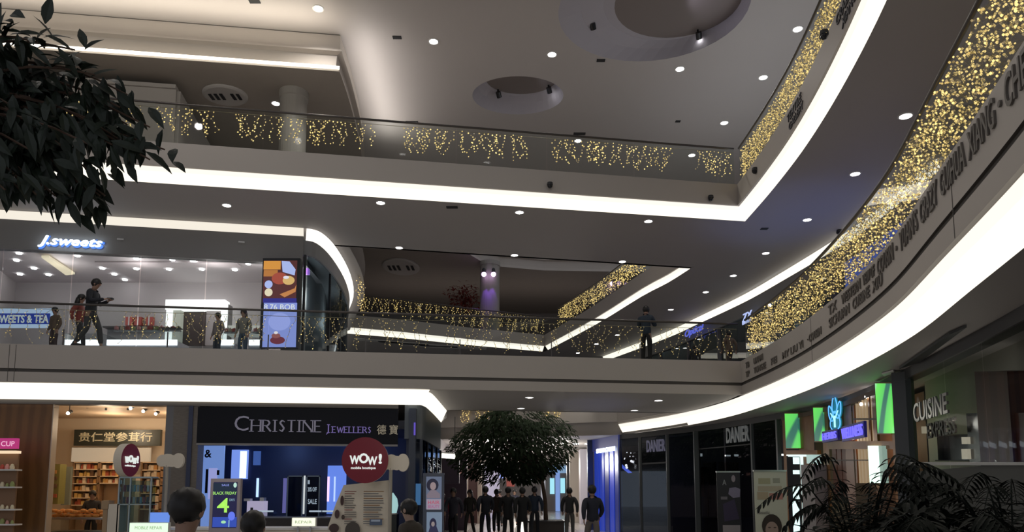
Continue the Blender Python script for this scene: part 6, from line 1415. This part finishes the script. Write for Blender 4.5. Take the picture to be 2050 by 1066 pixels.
MB().box(bx - .62, bx + .62, 26.4, 27.6, 0, .52).build('body', mat('planter_brown', (.065, .05, .045), .5), t); MB().box(bx - .66, bx + .66, 26.36, 27.64, .52, .58).build('rim', mat('planter_rim', (.04, .032, .03), .4), t)
MB().box(bx - .6, bx + .6, 26.42, 27.58, .56, .585).build('soil', mat('soil', (.02, .015, .01), .9), t)
# red leaved plant of the top storey
p = at(930, 600, Y=40); t = thing('red_tree', 'dim red-leaved plant beside the violet-lit remote column', 'tree', (p.x, 40, F3))
MB().tube([(p.x, 40, F3), (p.x, 40, p.z)], .05, 7).build('trunk', barkm, t); lm_ = MB()
for i in range(420):
    q = Vector((p.x + rnd.gauss(0, .42), 40 + rnd.gauss(0, .35), p.z + rnd.gauss(0, .36))); leafs(lm_, q, Vector((rnd.uniform(-1, 1), rnd.uniform(-1, 1), rnd.uniform(-.6, .8))), .24, .10, Vector((0, -.5, 1)))
lm_.build('foliage', mat('red_leaf', (.20, .03, .02), .6), t)
# palms and dark shrubs at the lower right
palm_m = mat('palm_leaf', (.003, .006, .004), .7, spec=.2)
def palm(x, y, z0, h, n, spread, label, seed):
    r_ = random.Random(seed); t = thing('potted_palm', label, 'palm', (x, y, 0))
    MB().lathe([(.001, 0), (.22, 0), (.30, .42), (.32, .45), (.27, .45), (.26, .40), (.001, .40)], (x, y, 0), 20).build('pot', mat('pot_dark', (.03, .028, .026), .4), t)
    fr = MB(); st_ = MB()
    for k in range(n):
        a = 2 * math.pi * k / n + r_.uniform(-.3, .3); sp = spread * r_.uniform(.6, 1.1); top = h * r_.uniform(.75, 1.05)
        pts = [Vector((x + math.cos(a) * sp * u, y + math.sin(a) * sp * u, .42 + (top - .42) * (1 - (1 - min(1, u * 1.7)) ** 2) - max(0, u - .5) ** 2 * 1.6 * h * .35)) for u in [i / 9 for i in range(10)]]
        st_.tube([tuple(q) for q in pts], [.012 - .001 * i for i in range(10)], 4)
        for i in range(2, 10):
            d = (pts[i] - pts[i - 1]).normalized(); sd = d.cross(Vector((0, 0, 1))).normalized()
            for m_ in range(2):
                c = pts[i - 1].lerp(pts[i], m_ * .5)
                for s_ in (-1, 1): leafs(fr, c, d * .5 + sd * s_ + Vector((0, 0, -.25)), .30 * (1.1 - i / 14), .035, Vector((0, 0, 1)), .3)
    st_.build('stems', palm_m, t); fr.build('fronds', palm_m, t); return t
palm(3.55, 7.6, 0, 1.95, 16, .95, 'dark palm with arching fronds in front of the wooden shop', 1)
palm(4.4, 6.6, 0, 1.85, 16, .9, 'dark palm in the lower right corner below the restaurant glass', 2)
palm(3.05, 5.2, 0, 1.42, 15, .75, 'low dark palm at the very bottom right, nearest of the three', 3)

def fern(x, y, h, r_, label, seed):
    q = random.Random(seed); t = thing('dark_shrub', label, 'shrub', (x, y, 0)); f = MB()
    MB().box(x - .35, x + .35, y - .35, y + .35, 0, .5).build('planter_box', mat('pot_dark', (.03, .028, .026), .4), t)
    for i in range(520):
        a = q.uniform(0, 6.283); u = q.random() ** .5; z = .5 + (h - .5) * q.random() ** .6 * (1 - .35 * u)
        leafs(f, Vector((x + r_ * u * math.cos(a), y + r_ * u * math.sin(a), z)), Vector((math.cos(a), math.sin(a), q.uniform(-.5, .7))), q.uniform(.16, .26), .06, Vector((0, 0, 1)))
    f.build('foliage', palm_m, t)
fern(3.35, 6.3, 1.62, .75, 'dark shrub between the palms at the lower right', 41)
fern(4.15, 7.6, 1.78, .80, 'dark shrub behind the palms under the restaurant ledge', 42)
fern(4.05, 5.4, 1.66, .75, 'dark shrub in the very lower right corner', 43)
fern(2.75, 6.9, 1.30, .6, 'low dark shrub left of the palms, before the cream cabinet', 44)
# ---------------------------------------------------------------- labels of repeats: which one of its row
ORD = ['first', 'second', 'third', 'fourth', 'fifth', 'sixth', 'seventh', 'eighth', 'ninth', 'tenth', 'eleventh', 'twelfth', 'thirteenth', 'fourteenth', 'fifteenth', 'sixteenth', 'seventeenth', 'eighteenth', 'nineteenth', 'twentieth']
same = {}
for o in list(bpy.data.objects):
    if o.get('label') and o.parent is None: same.setdefault(o['label'], []).append(o)
SHORT = {'packaged goods on the pastry shop shelves, first bay': 'package on the shelves left of the clerk', 'packaged goods on the shelves above the clerk': 'package on the shelves above the clerk',
         'packaged goods on the shelves beside the grey frame': 'package on the shelves by the grey frame', 'golden bun heaped on the window counter of the pastry shop': 'golden bun on the pastry shop window counter',
         'phone case standing in the clear kiosk rack': 'phone case in the clear kiosk rack', 'small food tub on a shelf under the pink sign': 'food tub under the pink sign'}
for lb, os_ in same.items():
    if len(os_) < 2: continue
    base = SHORT.get(lb, lb); zs = sorted({round(o.location.z * 12) for o in os_}, reverse=True)
    tiers = []
    for z in zs:
        if not tiers or abs(z - tiers[-1][-1]) > 1: tiers.append([z])
        else: tiers[-1].append(z)
    tiers = tiers if lb in SHORT else [zs]
    for ti, tz in enumerate(tiers):
        r_ = sorted([o for o in os_ if round(o.location.z * 12) in tz], key=lambda o: o.location.x / max(1, o.location.y))
        for k, o in enumerate(r_):
            n = ORD[k] + ' from the left' if k < 20 else ORD[max(0, len(r_) - 1 - k)] + ' from the right'
            if len(r_) == 1: n = 'the only one'
            c = ''
            if 'package' in base and o.data is not None: c = o.data.materials[0].name.replace('pack_', '') + ' '
            o['label'] = c + base + (', %s tier' % ORD[ti] if len(tiers) > 1 else '') + ', ' + n
